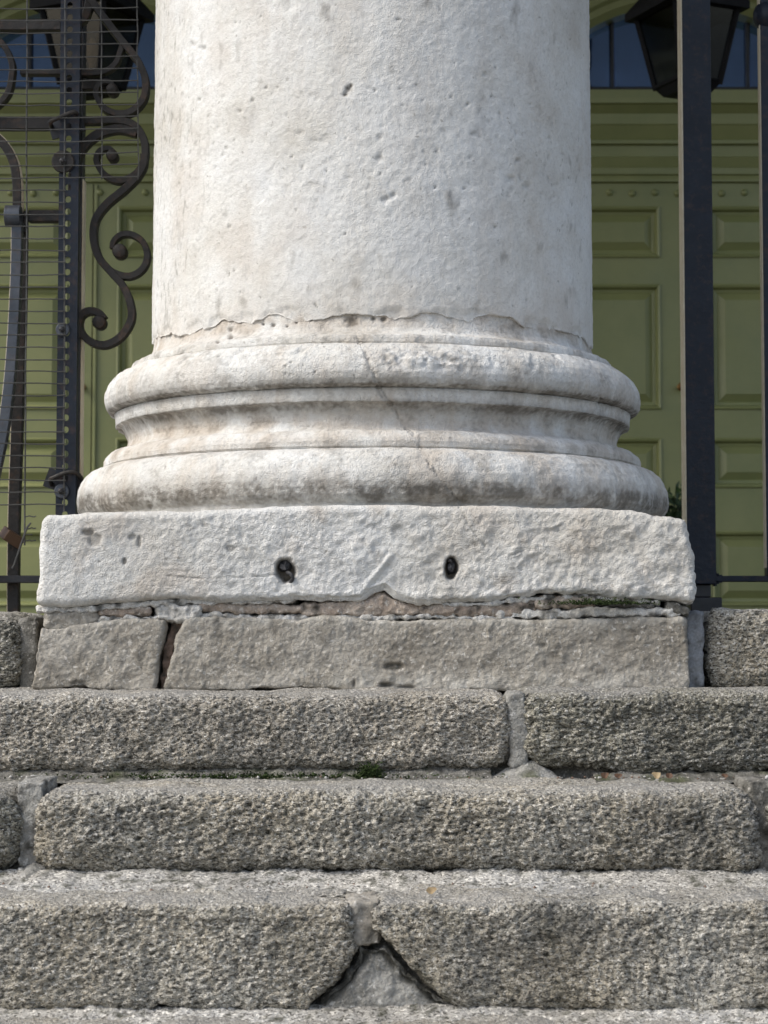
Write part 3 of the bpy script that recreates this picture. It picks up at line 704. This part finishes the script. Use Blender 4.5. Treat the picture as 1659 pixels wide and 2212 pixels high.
# ------------------------------------------------------------------ right railing
YR = 5.0
zrb = 1.524
rail = empty('railing', (X(1512, YR), YR, zrb), label='blue black iron railing with tall square post right of the column', cat='railing')
def bar(mb, u0, u1, v0, v1, Y, dep): return mb.box(X(u0, Y), X(u1, Y), Y, Y + dep, Z(v1, Y), Z(v0, Y))
xs0, xs1 = X(1486, YR), X(1549, YR)
mb = MB(); mb.box(xs0, xs1, YR, YR + .07, Z(1262, YR), 3.6); mb.build('post', M['iron_blue'], rail, bevel=.003)
MB().box(xs0 - .002, xs0 + .001, YR + .002, YR + .067, Z(1240, YR), 3.59).build('glint_strip', M['glint'], rail)['label'] = 'pale strip painting a bright glint on the side of the post'  # bright side glint painted on as a cream strip
MB().box(xs0 + .018, xs1 - .012, YR + .012, YR + .06, Z(1290, YR), Z(1262, YR) - .0005).build('post_neck', M['iron'], rail, bevel=.003)
MB().box(xs0 + .006, xs1 + .012, YR - .012, YR + .085, zrb - .003, Z(1290, YR) - .0005).build('post_foot', M['iron'], rail, bevel=.004)
mb = MB(); zr0, zr1 = Z(1256, YR), Z(1243, YR); mb.box(xs1 + .0, 2.3, YR + .02, YR + .055, zr0, zr1)
mb.build('bottom_rail', M['iron_blue'], rail, bevel=.002)
mb = MB()
for s_, zc_ in ((1, zr1), (-1, zr0)):      # small welded fillets where rail meets post
    for (p, q) in ((.018, .004), (.010, .010), (.004, .018)):
        mb.box(xs1 - .001, xs1 + p, YR + .021, YR + .054, min(zc_, zc_ + s_ * q * .6), max(zc_, zc_ + s_ * q * .6))
mb.build('weld', M['iron_blue'], rail)
for k in range(7):
    xb = X(1662, YR) + .155 * k
    if xb > 2.25: break
    b_ = MB().box(xb, xb + .032, YR + .02, YR + .055, zr1 - .0005, 3.45).build('baluster', M['iron_blue'], rail, bevel=.002)
    MB().box(xb - .002, xb + .001, YR + .0235, YR + .0525, zr1 + .02, 3.44).build('glint_strip', M['glint'], b_)  # same painted glint on each baluster
    c_ = (xb + .016, YR + .037, Z(24, YR))
    MB().lathe(c_, [(.017, -.034), (.026, -.024), (.031, -.010), (.031, .008), (.026, .022), (.016, .032), (.017, .05)], 20).build('collar', M['iron_blue'], b_, smooth=True)
MB().box(xs1 + .0, 2.3, YR + .02, YR + .055, 3.45, 3.49).build('top_rail', M['iron_blue'], rail, bevel=.002)

# ------------------------------------------------------------------ left ironwork
YG = 4.85
gate = empty('scrollwork_railing', (X(150, YG), YG, zrb), label='wrought iron railing panel with S scrolls left of the column', cat='railing')
YS = YG + .02; ES = 1
def scroll(name, pts, wpx=17, dep=.034, parent=gate, Y=YS, mat='iron_grey', n=8, taper=None):
    P = catmull([at(u, v, Y) for u, v in pts], n); h = wpx / F * Y / 2
    sec = [(-h, -dep / 2 + .0015), (-h + .0015, -dep / 2), (h - .0015, -dep / 2), (h, -dep / 2 + .0015), (h, dep / 2), (-h, dep / 2)]
    sc = None
    if taper: sc = [1 + (taper - 1) * (i / (len(P) - 1)) ** 2 for i in range(len(P))]
    return MB().sweep(P, sec, (0, 1, 0), sc).build(name, M[mat], parent, smooth=True)
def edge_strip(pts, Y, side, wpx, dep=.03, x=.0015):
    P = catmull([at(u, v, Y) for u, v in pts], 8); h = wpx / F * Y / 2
    return MB().sweep(P, [(side * h - x, -dep / 2 + .003), (side * h + x, -dep / 2 + .003), (side * h + x, dep / 2 - .003), (side * h - x, dep / 2 - .003)], (0, 1, 0)).build('glint_strip', M['glint'], gate)  # cream sweep painting a glint along the bar edge
def eye(u, v, rp, parent, Y=YS, dep=.042):
    c = at(u, v, Y); r_ = rp / F * Y
    return MB().lathe((c[0], c[1] + dep / 2, c[2]), [(r_ * .9, 0), (r_, .004), (r_, dep - .002), (r_ * .88, dep + .003), (r_ * .5, dep + .006), (r_ * .05, dep + .007)], 20, 'y').build('scroll_eye', M['iron_grey'], parent, smooth=True)
s1 = scroll('scroll', [(150, -60), (196, 0), (225, 40), (262, 88), (296, 130), (314, 170), (312, 212), (285, 243), (250, 247), (222, 232), (209, 203), (219, 182), (238, 180), (247, 190)], 16, .036, taper=.6)
eye(244, 197, 13, s1)
s2 = scroll('scroll', [(110, 263), (200, 262), (258, 262), (293, 274), (312, 305), (313, 345), (296, 376), (262, 392), (230, 382), (210, 352), (215, 330), (234, 322), (247, 330)], 16.5, .030, taper=.6)
eye(244, 339, 13, s2)
s3 = scroll('scroll', [(312, 335), (311, 358), (296, 384), (268, 412), (232, 442), (208, 475), (203, 515), (214, 556), (240, 588), (266, 618), (282, 655), (284, 692), (262, 728), (228, 746), (195, 738), (173, 712), (175, 685), (194, 673), (215, 678), (226, 690)], 16)
eye(216, 698, 15, s3)
s4 = scroll('scroll', [(208, 545), (222, 568), (246, 590), (280, 598), (308, 583), (319, 555), (310, 525), (288, 509), (264, 508), (247, 522), (243, 538)], 15, .029, taper=.75)
eye(260, 545, 16, s4)
scroll('bracket_strap', [(158, 420), (160, 370), (176, 325), (210, 293), (255, 280), (296, 288)], 20, .026)
scroll('scroll', [(168, 52), (186, 35), (196, -5), (198, -60)], 18, .027)
scroll('scroll', [(165, 160), (220, 158), (250, 140), (262, 110), (268, 92)], 12, .027)
mb = MB(); bar(mb, -180, 117, 41, 64, YS, .03); mb.build('cross_bar', M['iron_grey'], gate, bevel=.002)
mb = MB(); bar(mb, 28, 165, 149, 160, YS, .03); mb.build('cross_bar', M['iron_grey'], gate, bevel=.002)
mb = MB(); bar(mb, -180, 117, 251, 278, YS + .004, .03); mb.build('cross_bar', M['iron_grey'], gate, bevel=.002)
mb = MB(); bar(mb, 165, 222, 172, 192, YS + .004, .03); mb.build('cross_bar', M['iron_grey'], gate, bevel=.002)
mb = MB(); bar(mb, 50, 118, 453, 478, YS, .03); mb.build('cross_bar', M['iron_grey'], gate, bevel=.002)
mb = MB(); bar(mb, -180, 100, 1243, 1259, YS, .03); mb.build('bottom_rail', M['iron'], gate, bevel=.002)
scroll('ring_scroll', [(-110, 155), (-90, 100), (-45, 72), (2, 92), (25, 132), (27, 165), (14, 210), (-30, 240), (-85, 225), (-110, 160)], 13, .03)
scroll('curved_bar', [(-60, 260), (-25, 285), (8, 312), (30, 350), (38, 395), (39, 460)], 19, .035)
mb = MB(); bar(mb, 30, 46, 455, 500, YS + .002, .035); mb.build('curved_bar', M['iron_grey'], gate)
scroll('bowed_bar', [(38, 480), (37, 560), (34, 640), (29, 730), (21, 830), (8, 930), (-12, 1030), (-30, 1120), (-34, 1250)], 22, .03, Y=YS - .02, mat='steel')
scroll('bowed_bar', [(48, 460), (46, 640), (42, 800), (37, 950), (32, 1100), (30, 1240), (30, 1335)], 24, .03, Y=YS + .05)
o = MB().lathe(at(28, 467, YS - .05), [(.002, -.0), (.002, .0)], 4).build('tmp', M['steel']) if False else None
c = at(29, 467, YS - .03); h = 17 / F * YS
mb = MB(); P = [(c[0] - h, 0), (c[0] + h, 0)]
vs = []; n = 16
for xx_ in (c[0] - h, c[0] + h):
    for j in range(n): a = 2 * math.pi * j / n; vs.append((xx_, c[1] - .027 * math.cos(a), c[2] + .027 * math.sin(a)))
mb.add(vs, [(j, (j + 1) % n, n + (j + 1) % n, n + j) for j in range(n)] + [tuple(range(n)), tuple(range(n, 2 * n))]).build('rolled_end', M['steel'], gate, smooth=True, bevel=.002)
BB = [(38, 480), (37, 560), (34, 640), (29, 730), (21, 830), (8, 930), (-12, 1030), (-30, 1120), (-34, 1250)]
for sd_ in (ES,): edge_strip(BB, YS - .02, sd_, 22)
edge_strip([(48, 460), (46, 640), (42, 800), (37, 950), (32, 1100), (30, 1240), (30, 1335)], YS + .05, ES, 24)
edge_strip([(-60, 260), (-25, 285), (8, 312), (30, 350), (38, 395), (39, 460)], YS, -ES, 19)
# bar behind the slotted channel
mb = MB(); bar(mb, 150, 168, -80, 1340, YG + .03, .05); mb.build('upright', M['iron'], gate, bevel=.002)
MB().box(X(168, YG + .03), X(168, YG + .03) + .003, YG + .034, YG + .076, Z(1330, YG), Z(380, YG)).build('glint_strip', M['glint'], gate)  # painted glint down the side of the upright
mb = MB(); mb.sweep([at(8, 1150, YS + .0), at(42, 1172, YS + .03)], [(-.014, -.02), (.014, -.02), (.014, .02), (-.014, .02)]).build('wooden_wedge', M['wood'], gate, bevel=.002)

# slotted steel channel with washers and clamps
chan = empty('slotted_channel', (X(138, YG - .05), YG - .05, zrb), label='perforated steel channel bolted upright to the scrollwork railing', cat='channel')
YC = YG - .05
mb = MB(); v = -60.0
xa, xb_, xc, xd = X(117, YC), X(131, YC), X(143.5, YC), X(160, YC)
z_top, z_bot = Z(-60, YC), zrb - .003
mb.box(xa, xb_, YC, YC + .004, z_bot, z_top).box(xc, xd, YC, YC + .004, z_bot, z_top)
mb.box(xa, xa + .004, YC + .004, YC + .028, z_bot, z_top).box(xd - .004, xd, YC + .004, YC + .028, z_bot, z_top)
v = -60
while v < 1300:                       # webs between the slots
    z1, z0 = Z(v, YC), max(Z(v + 11.5, YC), z_bot)
    if z1 - z0 > .004:
        hw = (xc - xb_) / 2; e = min(hw, .006); poly = []
        for t_ in range(5): a = math.pi * t_ / 4; poly.append((xb_ + hw - hw * math.cos(a), z1 - .0 + e - e * math.sin(a)))
        for t_ in range(5): a = math.pi * t_ / 4; poly.append((xc - hw + hw * math.cos(a), z0 - e + e * math.sin(a)))
        m_ = len(poly)
        mb.add([(x, YC, z) for x, z in poly] + [(x, YC + .004, z) for x, z in poly], [(i_, (i_ + 1) % m_, m_ + (i_ + 1) % m_, m_ + i_) for i_ in range(m_)] + [tuple(range(m_)), tuple(range(2 * m_ - 1, m_ - 1, -1))])
    v += 26.2
mb.build('channel', M['iron_blue'], chan)
for (u, vv, rp) in ((136, 349, 25), (135, 712, 15), (133, 1061, 16)):
    c = at(u, vv, YC - .006); r_ = rp / F * YC
    wsh = MB().lathe(c, [(r_, -.005), (r_, .001), (r_ - .002, .003), (.010, .003), (.010, .004)], 28, 'y').build('washer', M['steel' if rp < 20 else 'iron_grey'], chan, smooth=True)
    MB().lathe((c[0], c[1] - .004, c[2]), [(.0085, 0), (.0085, .005), (.006, .0055), (.006, .011), (.003, .013)], 6, 'y').build('bolt', M['iron'], wsh)
def clamp(pts, plate):
    u_ = MB().tube(catmull([at(u, v_, YC - .012 + dy) for u, v_, dy in pts], 6), .0055, 10).build('clamp_rod', M['iron_grey'], chan, smooth=True)
    MB().sweep([at(plate[0], plate[1], YC + .045), at(plate[2], plate[3], YC + .045)], [(-.024, -.004), (.024, -.004), (.024, .004), (-.024, .004)]).build('clamp_plate', M['iron'], chan)
clamp([(112, 275, .06), (109, 266, .01), (114, 260, 0), (138, 250, 0), (158, 242, 0), (165, 246, .01), (168, 252, .06)], (108, 282, 180, 262))
clamp([(112, 1048, .06), (109, 1036, .01), (116, 1032, 0), (140, 1022, 0), (160, 1020, .0), (170, 1026, .01), (176, 1034, .06)], (100, 1030, 185, 1060))

# wire mesh
YM = YC - .012
mesh = empty('wire_mesh', (X(150, YM), YM, Z(700, YM)), label='welded wire mesh panel fixed in front of the scrollwork railing', cat='mesh')
wr_ = .00155
def wire(pts, r_=wr_):
    return MB().tube([at(u, v_, YM + dy) for u, v_, dy in pts], r_, 6).build('wire', M['wire'], mesh, smooth=True)
rw = random.Random(4)
for u0, u1, v0, v1 in ((60, 54, -70, 1178), (140, 138, -70, 1105), (218, 220, -70, 388), (296, 299, -70, 388), (-30, -36, -70, 1178), (-110, -118, -70, 1178)):
    pts = []
    for k in range(14):
        t = k / 13; pts.append((u0 + (u1 - u0) * t + rw.uniform(-1.2, 1.2), v0 + (v1 - v0) * t, 0))
    wire(pts, .0021 if v1 > 400 else wr_)
v = -7.0; k = 0
while v < 1185:
    ur = 297 if v < 392 else (140 if v < 1106 else 76)
    ul = -150
    if v > 1106: ul = 54
    n_ = 9 if ur > 200 else 5; pts = []
    for j in range(n_ + 1):
        u = ul + (ur + 2 - ul) * j / n_
        pts.append((u, v + rw.uniform(-1.5, 1.5) - (3.2 * max(0, (u - 140)) / 157), -.004 if ul < 0 else 0))
    if 640 < v < 1000 and k % 9 == 3: pass
    wire(pts); v += 26.1; k += 1
wire([(26, 1228, -.01), (30, 1222, -.01), (58, 1140, -.01), (66, 1130, .0)], .0026)
tagit(MB().tube([at(70, 1155, YM), at(54, 1155, YM), at(54, 1178, YM)], .0015, 6).build('wire', M['wire'], mesh))

# ------------------------------------------------------------------ doors and doorcase
YD = 9.2
hb = MB().box(-6, 6, YD + .25, YD + .55, ZL, 5.6)
tagit(hb.build('house_wall', M['brick']), 'dark brick house wall around the green doorcase', 'wall')
def extrude_profile(name, prof_, x0, x1, parent, mat='green'):
    """prof_: list of (v, proud) going down"""
    vs = []
    for x in (x0, x1):
        for v_, p in prof_: vs.append((x, YD - p, Z(v_, YD)))
        vs.append((x, YD + .25, Z(prof_[-1][0], YD))); vs.append((x, YD + .25, Z(prof_[0][0], YD)))
    n_ = len(prof_) + 2
    fs = [(j, (j + 1) % n_, n_ + (j + 1) % n_, n_ + j) for j in range(n_)] + [tuple(range(n_))[::-1], tuple(range(n_, 2 * n_))]
    return MB().add(vs, fs).build(name, M[mat], parent)
def rings(rect, steps_, mb=None):
    """nested rectangles (inset, proud) making the sunk moulding and raised field of a panel; rect in u,v"""
    mb = mb or MB(); u0, u1, v0, v1 = rect; vs = []
    for ins, p in steps_:
        vs += [(X(u0 + ins, YD), YD - p, Z(v1 - ins, YD)), (X(u1 - ins, YD), YD - p, Z(v1 - ins, YD)), (X(u1 - ins, YD), YD - p, Z(v0 + ins, YD)), (X(u0 + ins, YD), YD - p, Z(v0 + ins, YD))]
    fs = []
    for i in range(len(steps_) - 1):
        for j in range(4): fs.append((i * 4 + j, i * 4 + (j + 1) % 4, i * 4 + 4 + (j + 1) % 4, i * 4 + 4 + j))
    n_ = (len(steps_) - 1) * 4; fs.append((n_, n_ + 1, n_ + 2, n_ + 3))
    return mb.add(vs, fs)
ROWS = [(446, 557), (614, 885), (946, 1054), (1147, 1310)]
def double_door(uc, lab, flip):
    d_ = empty('double_door', (X(uc, YD), YD, ZL), label=lab, cat='door')
    for s_ in (-1, 1):
        a0, a1 = (uc - 290, uc - 1.2) if s_ < 0 else (uc + 1.2, uc + 290)
        p0, p1 = a0 + 52, a1 - 52
        lf = MB(); f_ = .0
        lf.box(X(a0, YD), X(p0, YD), YD, YD + .05, ZL + .01, Z(398, YD)).box(X(p1, YD), X(a1, YD), YD, YD + .05, ZL + .01, Z(398, YD))
        prev = 398
        for v0, v1 in ROWS: lf.box(X(p0, YD), X(p1, YD), YD, YD + .05, Z(v0, YD), Z(prev, YD)); prev = v1
        lf.box(X(p0, YD), X(p1, YD), YD, YD + .05, ZL + .01, Z(prev, YD))
        leaf = lf.build('door_leaf', M['green'], d_)
        for v0, v1 in ROWS:
            rings((p0, p1, v0, v1), [(0, .006), (3, .010), (7, .006), (11, -.018), (16, -.020), (18, -.022), (33, -.004), (34, -.002)]).build('panel', M['green'], leaf)
        k0 = 6
        for k in range(k0):
            uu = a0 + 22 + (a1 - a0 - 44) * k / (k0 - 1)
            c = at(uu, 417 + (1 if k % 2 else -1), YD)
            MB().lathe((c[0], c[1], c[2]), [(.017, 0), (.0165, .005), (.013, .011), (.007, .015), (.001, .016)], 14, 'y').build('stud', M['green'], leaf, smooth=True)
    MB().box(X(uc + 4, YD), X(uc + 10, YD), YD - .012, YD - .001, ZL + .01, Z(400, YD)).build('astragal', M['green'], d_, bevel=.003)
    c = at(uc - 16, 836, YD)
    MB().lathe(c, [(.018, 0), (.018, .004), (.009, .008), (.008, .03), (.018, .04), (.02, .05), (.014, .06), (.002, .063)], 16, 'y').build('door_knob', M['brass'], d_, smooth=True)
    return d_
UL, UR = 193, 1487
double_door(UL, 'green studded double door left of the column, behind the iron scrolls', 0)
double_door(UR, 'green studded double door right of the column, behind the tall iron post', 0)
case = empty('doorcase', (X(840, YD), YD, ZL), label='wide green painted doorcase with layered cornice above both doors', cat='doorcase')
extrude_profile('cornice', [(205, .06), (206, .10), (225, .10), (227, .13), (238, .13), (240, .115), (253, .085), (255, .08), (277, .08), (279, .075), (307, .045), (309, .055), (316, .055), (318, .03), (341, .03), (343, .038),
                            (364, .02), (366, .03), (379, .03), (381, .018), (390, .022), (394, .022), (396, .0), (398, .0)], -3.4, 3.4, case)
for a0, a1 in ((-700, UL - 291), (UL + 291, UR - 291), (UR + 291, 2400)):
    MB().box(X(a0, YD), X(a1, YD), YD - .03, YD + .2, ZL, Z(398, YD) - .001).build('pilaster', M['green'], case, bevel=.006)
def fan(uc, lab):
    f_ = empty('fanlight', (X(uc, YD), YD, Z(205, YD)), label=lab, cat='fanlight')
    a_, b_ = 300, 200; n_ = 32; out = []
    zb = Z(205, YD) + .001
    cx = X(uc, YD); A_, B_ = a_ / F * YD, b_ / F * YD
    E = [(cx + A_ * math.cos(math.pi * j / n_), zb + B_ * math.sin(math.pi * j / n_)) for j in range(n_ + 1)]
    MB().add([(x, YD + .10, z) for x, z in E] + [(cx, YD + .10, zb)], [(j, j + 1, n_ + 1) for j in range(n_)]).build('glass', M['pane'], f_)
    # moulded arch
    prof_ = [(0, .10), (0, .0), (.03, -.03), (.06, -.03), (.075, -.05), (.11, -.05), (.12, .0), (.12, .24)]
    vs = []
    for j in range(n_ + 1):
        a = math.pi * j / n_
        for q, y_ in prof_: vs.append((cx + (A_ + q) * math.cos(a), YD + y_, zb + (B_ + q) * math.sin(a)))
    m_ = len(prof_)
    MB().add(vs, [(i * m_ + j, i * m_ + j + 1, i * m_ + m_ + j + 1, i * m_ + m_ + j) for i in range(n_) for j in range(m_ - 1)]).build('arch', M['green'], f_, smooth=True)
    for k_ in (-150, 0, 150):
        hgt = B_ * math.sqrt(1 - (k_ / a_) ** 2); x_ = cx + k_ / F * YD
        MB().tube([(x_, YD + .085, zb), (x_, YD + .085, zb + hgt)], .012, 6).build('glazing_bar', M['iron'], f_)
    hz = 24 / F * YD; wx = A_ * math.sqrt(1 - (hz / B_) ** 2)
    MB().tube([(cx - wx, YD + .083, zb + hz), (cx + wx, YD + .083, zb + hz)], .010, 6).build('glazing_bar', M['iron'], f_)
fan(UL, 'arched fanlight over the left green door, dark behind the wire mesh')
fan(UR, 'arched fanlight over the right green door with sky blue put into its mirror glass')
# lanterns hanging from the portico ceiling
def lantern(uc, rot, lab):
    Y = 7.5; c = at(uc, 205, Y)
    o = empty('lantern', c, label=lab, cat='lantern'); o.rotation_euler.z = R(rot)
    def P(mb, name, mat, **k):
        ob = mb.build(name, M[mat], o, **k); ob.location = (0, 0, 0); return ob
    s0, s1, hh = .088, .142, .30; zb = .03
    P(MB().add([(x * s, y * s, z) for s, z in ((s0 * .75, 0), (s0, zb)) for x, y in ((-1, -1), (1, -1), (1, 1), (-1, 1))], [(0, 1, 2, 3), (4, 5, 6, 7), (0, 1, 5, 4), (1, 2, 6, 5), (2, 3, 7, 6), (3, 0, 4, 7)]), 'base_tray', 'black')
    P(MB().lathe((0, 0, 0), [(.03, -.012), (.05, 0)], 12), 'finial', 'black')
    mb = MB()
    for x, y in ((-1, -1), (1, -1), (1, 1), (-1, 1)):
        mb.tube([(x * s0, y * s0, zb), (x * s1, y * s1, zb + hh)], .012, 4)
        x2, y2 = -y, x
        mb.tube([(x * s0, y * s0, zb + .01), (x2 * s0, y2 * s0, zb + .01)], .010, 4); mb.tube([(x * s1, y * s1, zb + hh), (x2 * s1, y2 * s1, zb + hh)], .012, 4)
    P(mb, 'frame', 'black')
    for x, y in ((-1, -1), (1, -1), (1, 1), (-1, 1)):
        x2, y2 = -y, x; k = .96
        P(MB().add([(x * s0 * k, y * s0 * k, zb), (x2 * s0 * k, y2 * s0 * k, zb), (x2 * s1 * k, y2 * s1 * k, zb + hh), (x * s1 * k, y * s1 * k, zb + hh)], [(0, 1, 2, 3)]), 'glass_pane', 'glass')
    s2 = s1 + .03
    P(MB().add([(x * s, y * s, z) for s, z in ((s2, zb + hh - .02), (s2, zb + hh + .01), (.06, zb + hh + .16)) for x, y in ((-1, -1), (1, -1), (1, 1), (-1, 1))],
      [(0, 1, 2, 3), (8, 9, 10, 11)] + [(i * 4 + j, i * 4 + (j + 1) % 4, i * 4 + 4 + (j + 1) % 4, i * 4 + 4 + j) for i in (0, 1) for j in range(4)]), 'cap', 'black')
    P(MB().lathe((0, 0, 0), [(.012, zb + hh + .15), (.012, 5.6 - c[2])], 8), 'hanging_rod', 'black')
    P(MB().lathe((0, 0, 0), [(.012, zb), (.012, .12), (.02, .14), (.026, .17), (.02, .20), (.006, .22)], 12), 'bulb', 'lime')
lantern(UR - 2, 24, 'black glazed lantern hanging before the right green door')
lantern(UL + 5, -24, 'black glazed lantern hanging before the left green door, seen through wire mesh')

# ------------------------------------------------------------------ pot plant by the right door
c = (X(1447, 8.1), 8.1, ZL)
plant = empty('potted_plant', c, label='small potted plant with dark leaves and red flowers right of the column base', cat='plant')
plant.scale = (1.1, 1.1, 1.3)
def PP(mb, name, mat, **k):
    o = mb.build(name, M[mat], plant, **k); o.location = (0, 0, 0); return o
PP(MB().lathe((0, 0, 0), [(.06, 0), (.08, .18), (.09, .18), (.09, .22), (.075, .22), (.07, .19)], 20), 'pot', 'terracotta', smooth=True)
rp = random.Random(5)
lf, fl, st = MB(), MB(), MB()
for k in range(700):
    a = rp.uniform(0, 2 * math.pi); e = rp.uniform(-.3, 1); rr_ = .115 * rp.uniform(.35, 1) ** .5
    p = Vector((rr_ * math.cos(a) * math.cos(e), rr_ * math.sin(a) * math.cos(e), .30 + 1.3 * rr_ * math.sin(e) + rp.uniform(-.02, .05)))
    n1 = Vector((rp.uniform(-1, 1), rp.uniform(-1, 1), rp.uniform(-1, 1))).normalized(); n2 = n1.orthogonal().normalized(); s_ = rp.uniform(.010, .022)
    tgt = fl if (k % 14 == 0 and p.z < .36) else lf
    tgt.add([p - n1 * s_, p + n2 * s_ * .5, p + n1 * s_ * 1.3, p - n2 * s_ * .5], [(0, 1, 2, 3)])
for k in range(14):
    a = rp.uniform(0, 2 * math.pi); st.tube([(0, 0, .22), (.06 * math.cos(a), .06 * math.sin(a), .3), (.13 * math.cos(a), .13 * math.sin(a), .42)], .004, 5)
o = PP(lf, 'foliage', 'leaf'); o['kind'] = 'stuff'
o = PP(fl, 'flowers', 'flower'); o['kind'] = 'stuff'
PP(st, 'stem', 'leaf')

# ------------------------------------------------------------------ debris and moss on the treads
def moss(u, v, Y, w_, h_, n_, lab, seed):
    rr = random.Random(seed); c = at(u, v, Y); mb = MB()
    for k in range(n_):
        x = rr.gauss(0, w_ * .45); z = abs(rr.gauss(0, h_ * .45)); y = rr.uniform(-.012, .008) - .01
        s_ = rr.uniform(.0012, .0032); p = Vector((c[0] + x, c[1] + y, c[2] + z))
        n1 = Vector((rr.uniform(-1, 1), rr.uniform(-1, .2), rr.uniform(-.2, 1))).normalized(); n2 = n1.orthogonal().normalized()
        mb.add([p - n1 * s_, p + n2 * s_ * .6, p + n1 * s_ * 1.5, p - n2 * s_ * .6], [(0, 1, 2, 3)])
    return tagit(mb.build('moss', M['moss']), lab, 'moss', kind='stuff')
moss(797, 1680, YT[0], .022, .022, 1100, 'bright green moss tuft in the joint under the top step', 1)
moss(560, 1684, YT[0], .34, .010, 5200, 'thin dark moss line along the joint under the top step', 2)
moss(1290, 1306, YP + .012, .09, .010, 900, 'dark moss in the crevice under the right end of the plinth', 3)
def dryleaf(u, Y, zt, s_, seed, lab, mat='dryleaf', yo=-.035):
    rr = random.Random(seed); n_ = 9; vs = []
    x0 = X(u, Y)
    for j in range(n_):
        a = 2 * math.pi * j / n_; q = s_ * rr.uniform(.6, 1.1)
        vs.append((x0 + q * math.cos(a), Y + yo + .5 * q * math.sin(a), zt + .008 + s_ * .55 * math.sin(a) + s_ * .3 * abs(math.cos(a))))
    vs.append((x0, Y + yo, zt + .006))
    vs2 = [(x, y + .0012, z) for x, y, z in vs]
    fs = [(j, (j + 1) % n_, n_) for j in range(n_)] + [(n_ + 1 + (j + 1) % n_, n_ + 1 + j, 2 * n_ + 1) for j in range(n_)] + [(j, (j + 1) % n_, n_ + 1 + (j + 1) % n_, n_ + 1 + j) for j in range(n_)]
    return tagit(MB().add(vs, fs if False else [(j, (j + 1) % n_, n_) for j in range(n_)]).build('dry_leaf', M[mat]), lab, 'leaf', group='dry leaves on the step')
M['rustleaf'] = mat_paint('rust_leaf', (.05, .024, .012), (.12, .06, .028), .7, 0, 0, 200)
dryleaf(1298, YT[0], ZT[1], .009, 1, 'rusty brown leaf scrap, the first right of the mortar splash', 'rustleaf', -.05)
dryleaf(1325, YT[0], ZT[1], .007, 2, 'brown leaf scrap between the rusty one and the yellow one', 'rustleaf', -.055)
dryleaf(1407, YT[0], ZT[1], .010, 3, 'yellowish leaf scrap on the second step under the ragged block', 'dryleaf', -.05)
dryleaf(1434, YT[0], ZT[1], .008, 4, 'brown leaf scrap just right of the yellow one', 'rustleaf', -.05)
dryleaf(1552, YT[0], ZT[1], .006, 5, 'brown leaf scrap near the right end of the second step', 'rustleaf', -.05)
dryleaf(925, YT[1], ZT[2], .009, 6, 'pale curled leaf lying on the third step tread', 'dryleaf', -.16)

def grit(n_, lab, seed, mat, name):
    rr = random.Random(seed); mb = MB()
    for k in range(n_):
        ti = rr.choice((1, 2, 2, 2, 2)); x = rr.uniform(-1.0, 1.0); yb = YT[ti - 1]; y = yb - .004 - abs(rr.gauss(0, .045)); z = ZT[ti] + .004
        if ti == 1: y = yb - .01 - abs(rr.gauss(0, .02))
        s_ = .0010 + .0028 * rr.random() ** 2.5 * (1.4 if rr.random() < .06 else 1)
        vs = [(x + s_ * rr.uniform(.6, 1) * a, y + s_ * rr.uniform(.6, 1) * b, z + s_ * rr.uniform(.5, .9) * c_) for a, b, c_ in ((1, 0, 0), (0, 1, 0), (-1, 0, 0), (0, -1, 0), (0, 0, 1), (0, 0, -1))]
        mb.add(vs, [(0, 1, 4), (1, 2, 4), (2, 3, 4), (3, 0, 4), (1, 0, 5), (2, 1, 5), (3, 2, 5), (0, 3, 5)])
    return tagit(mb.build(name, M[mat]), lab, 'grit', kind='stuff')
grit(700, 'pale grit and mortar crumbs scattered on the treads', 3, 'lime', 'pale_grit')
grit(500, 'dark grit and dirt crumbs scattered on the treads', 4, 'red', 'dark_grit')
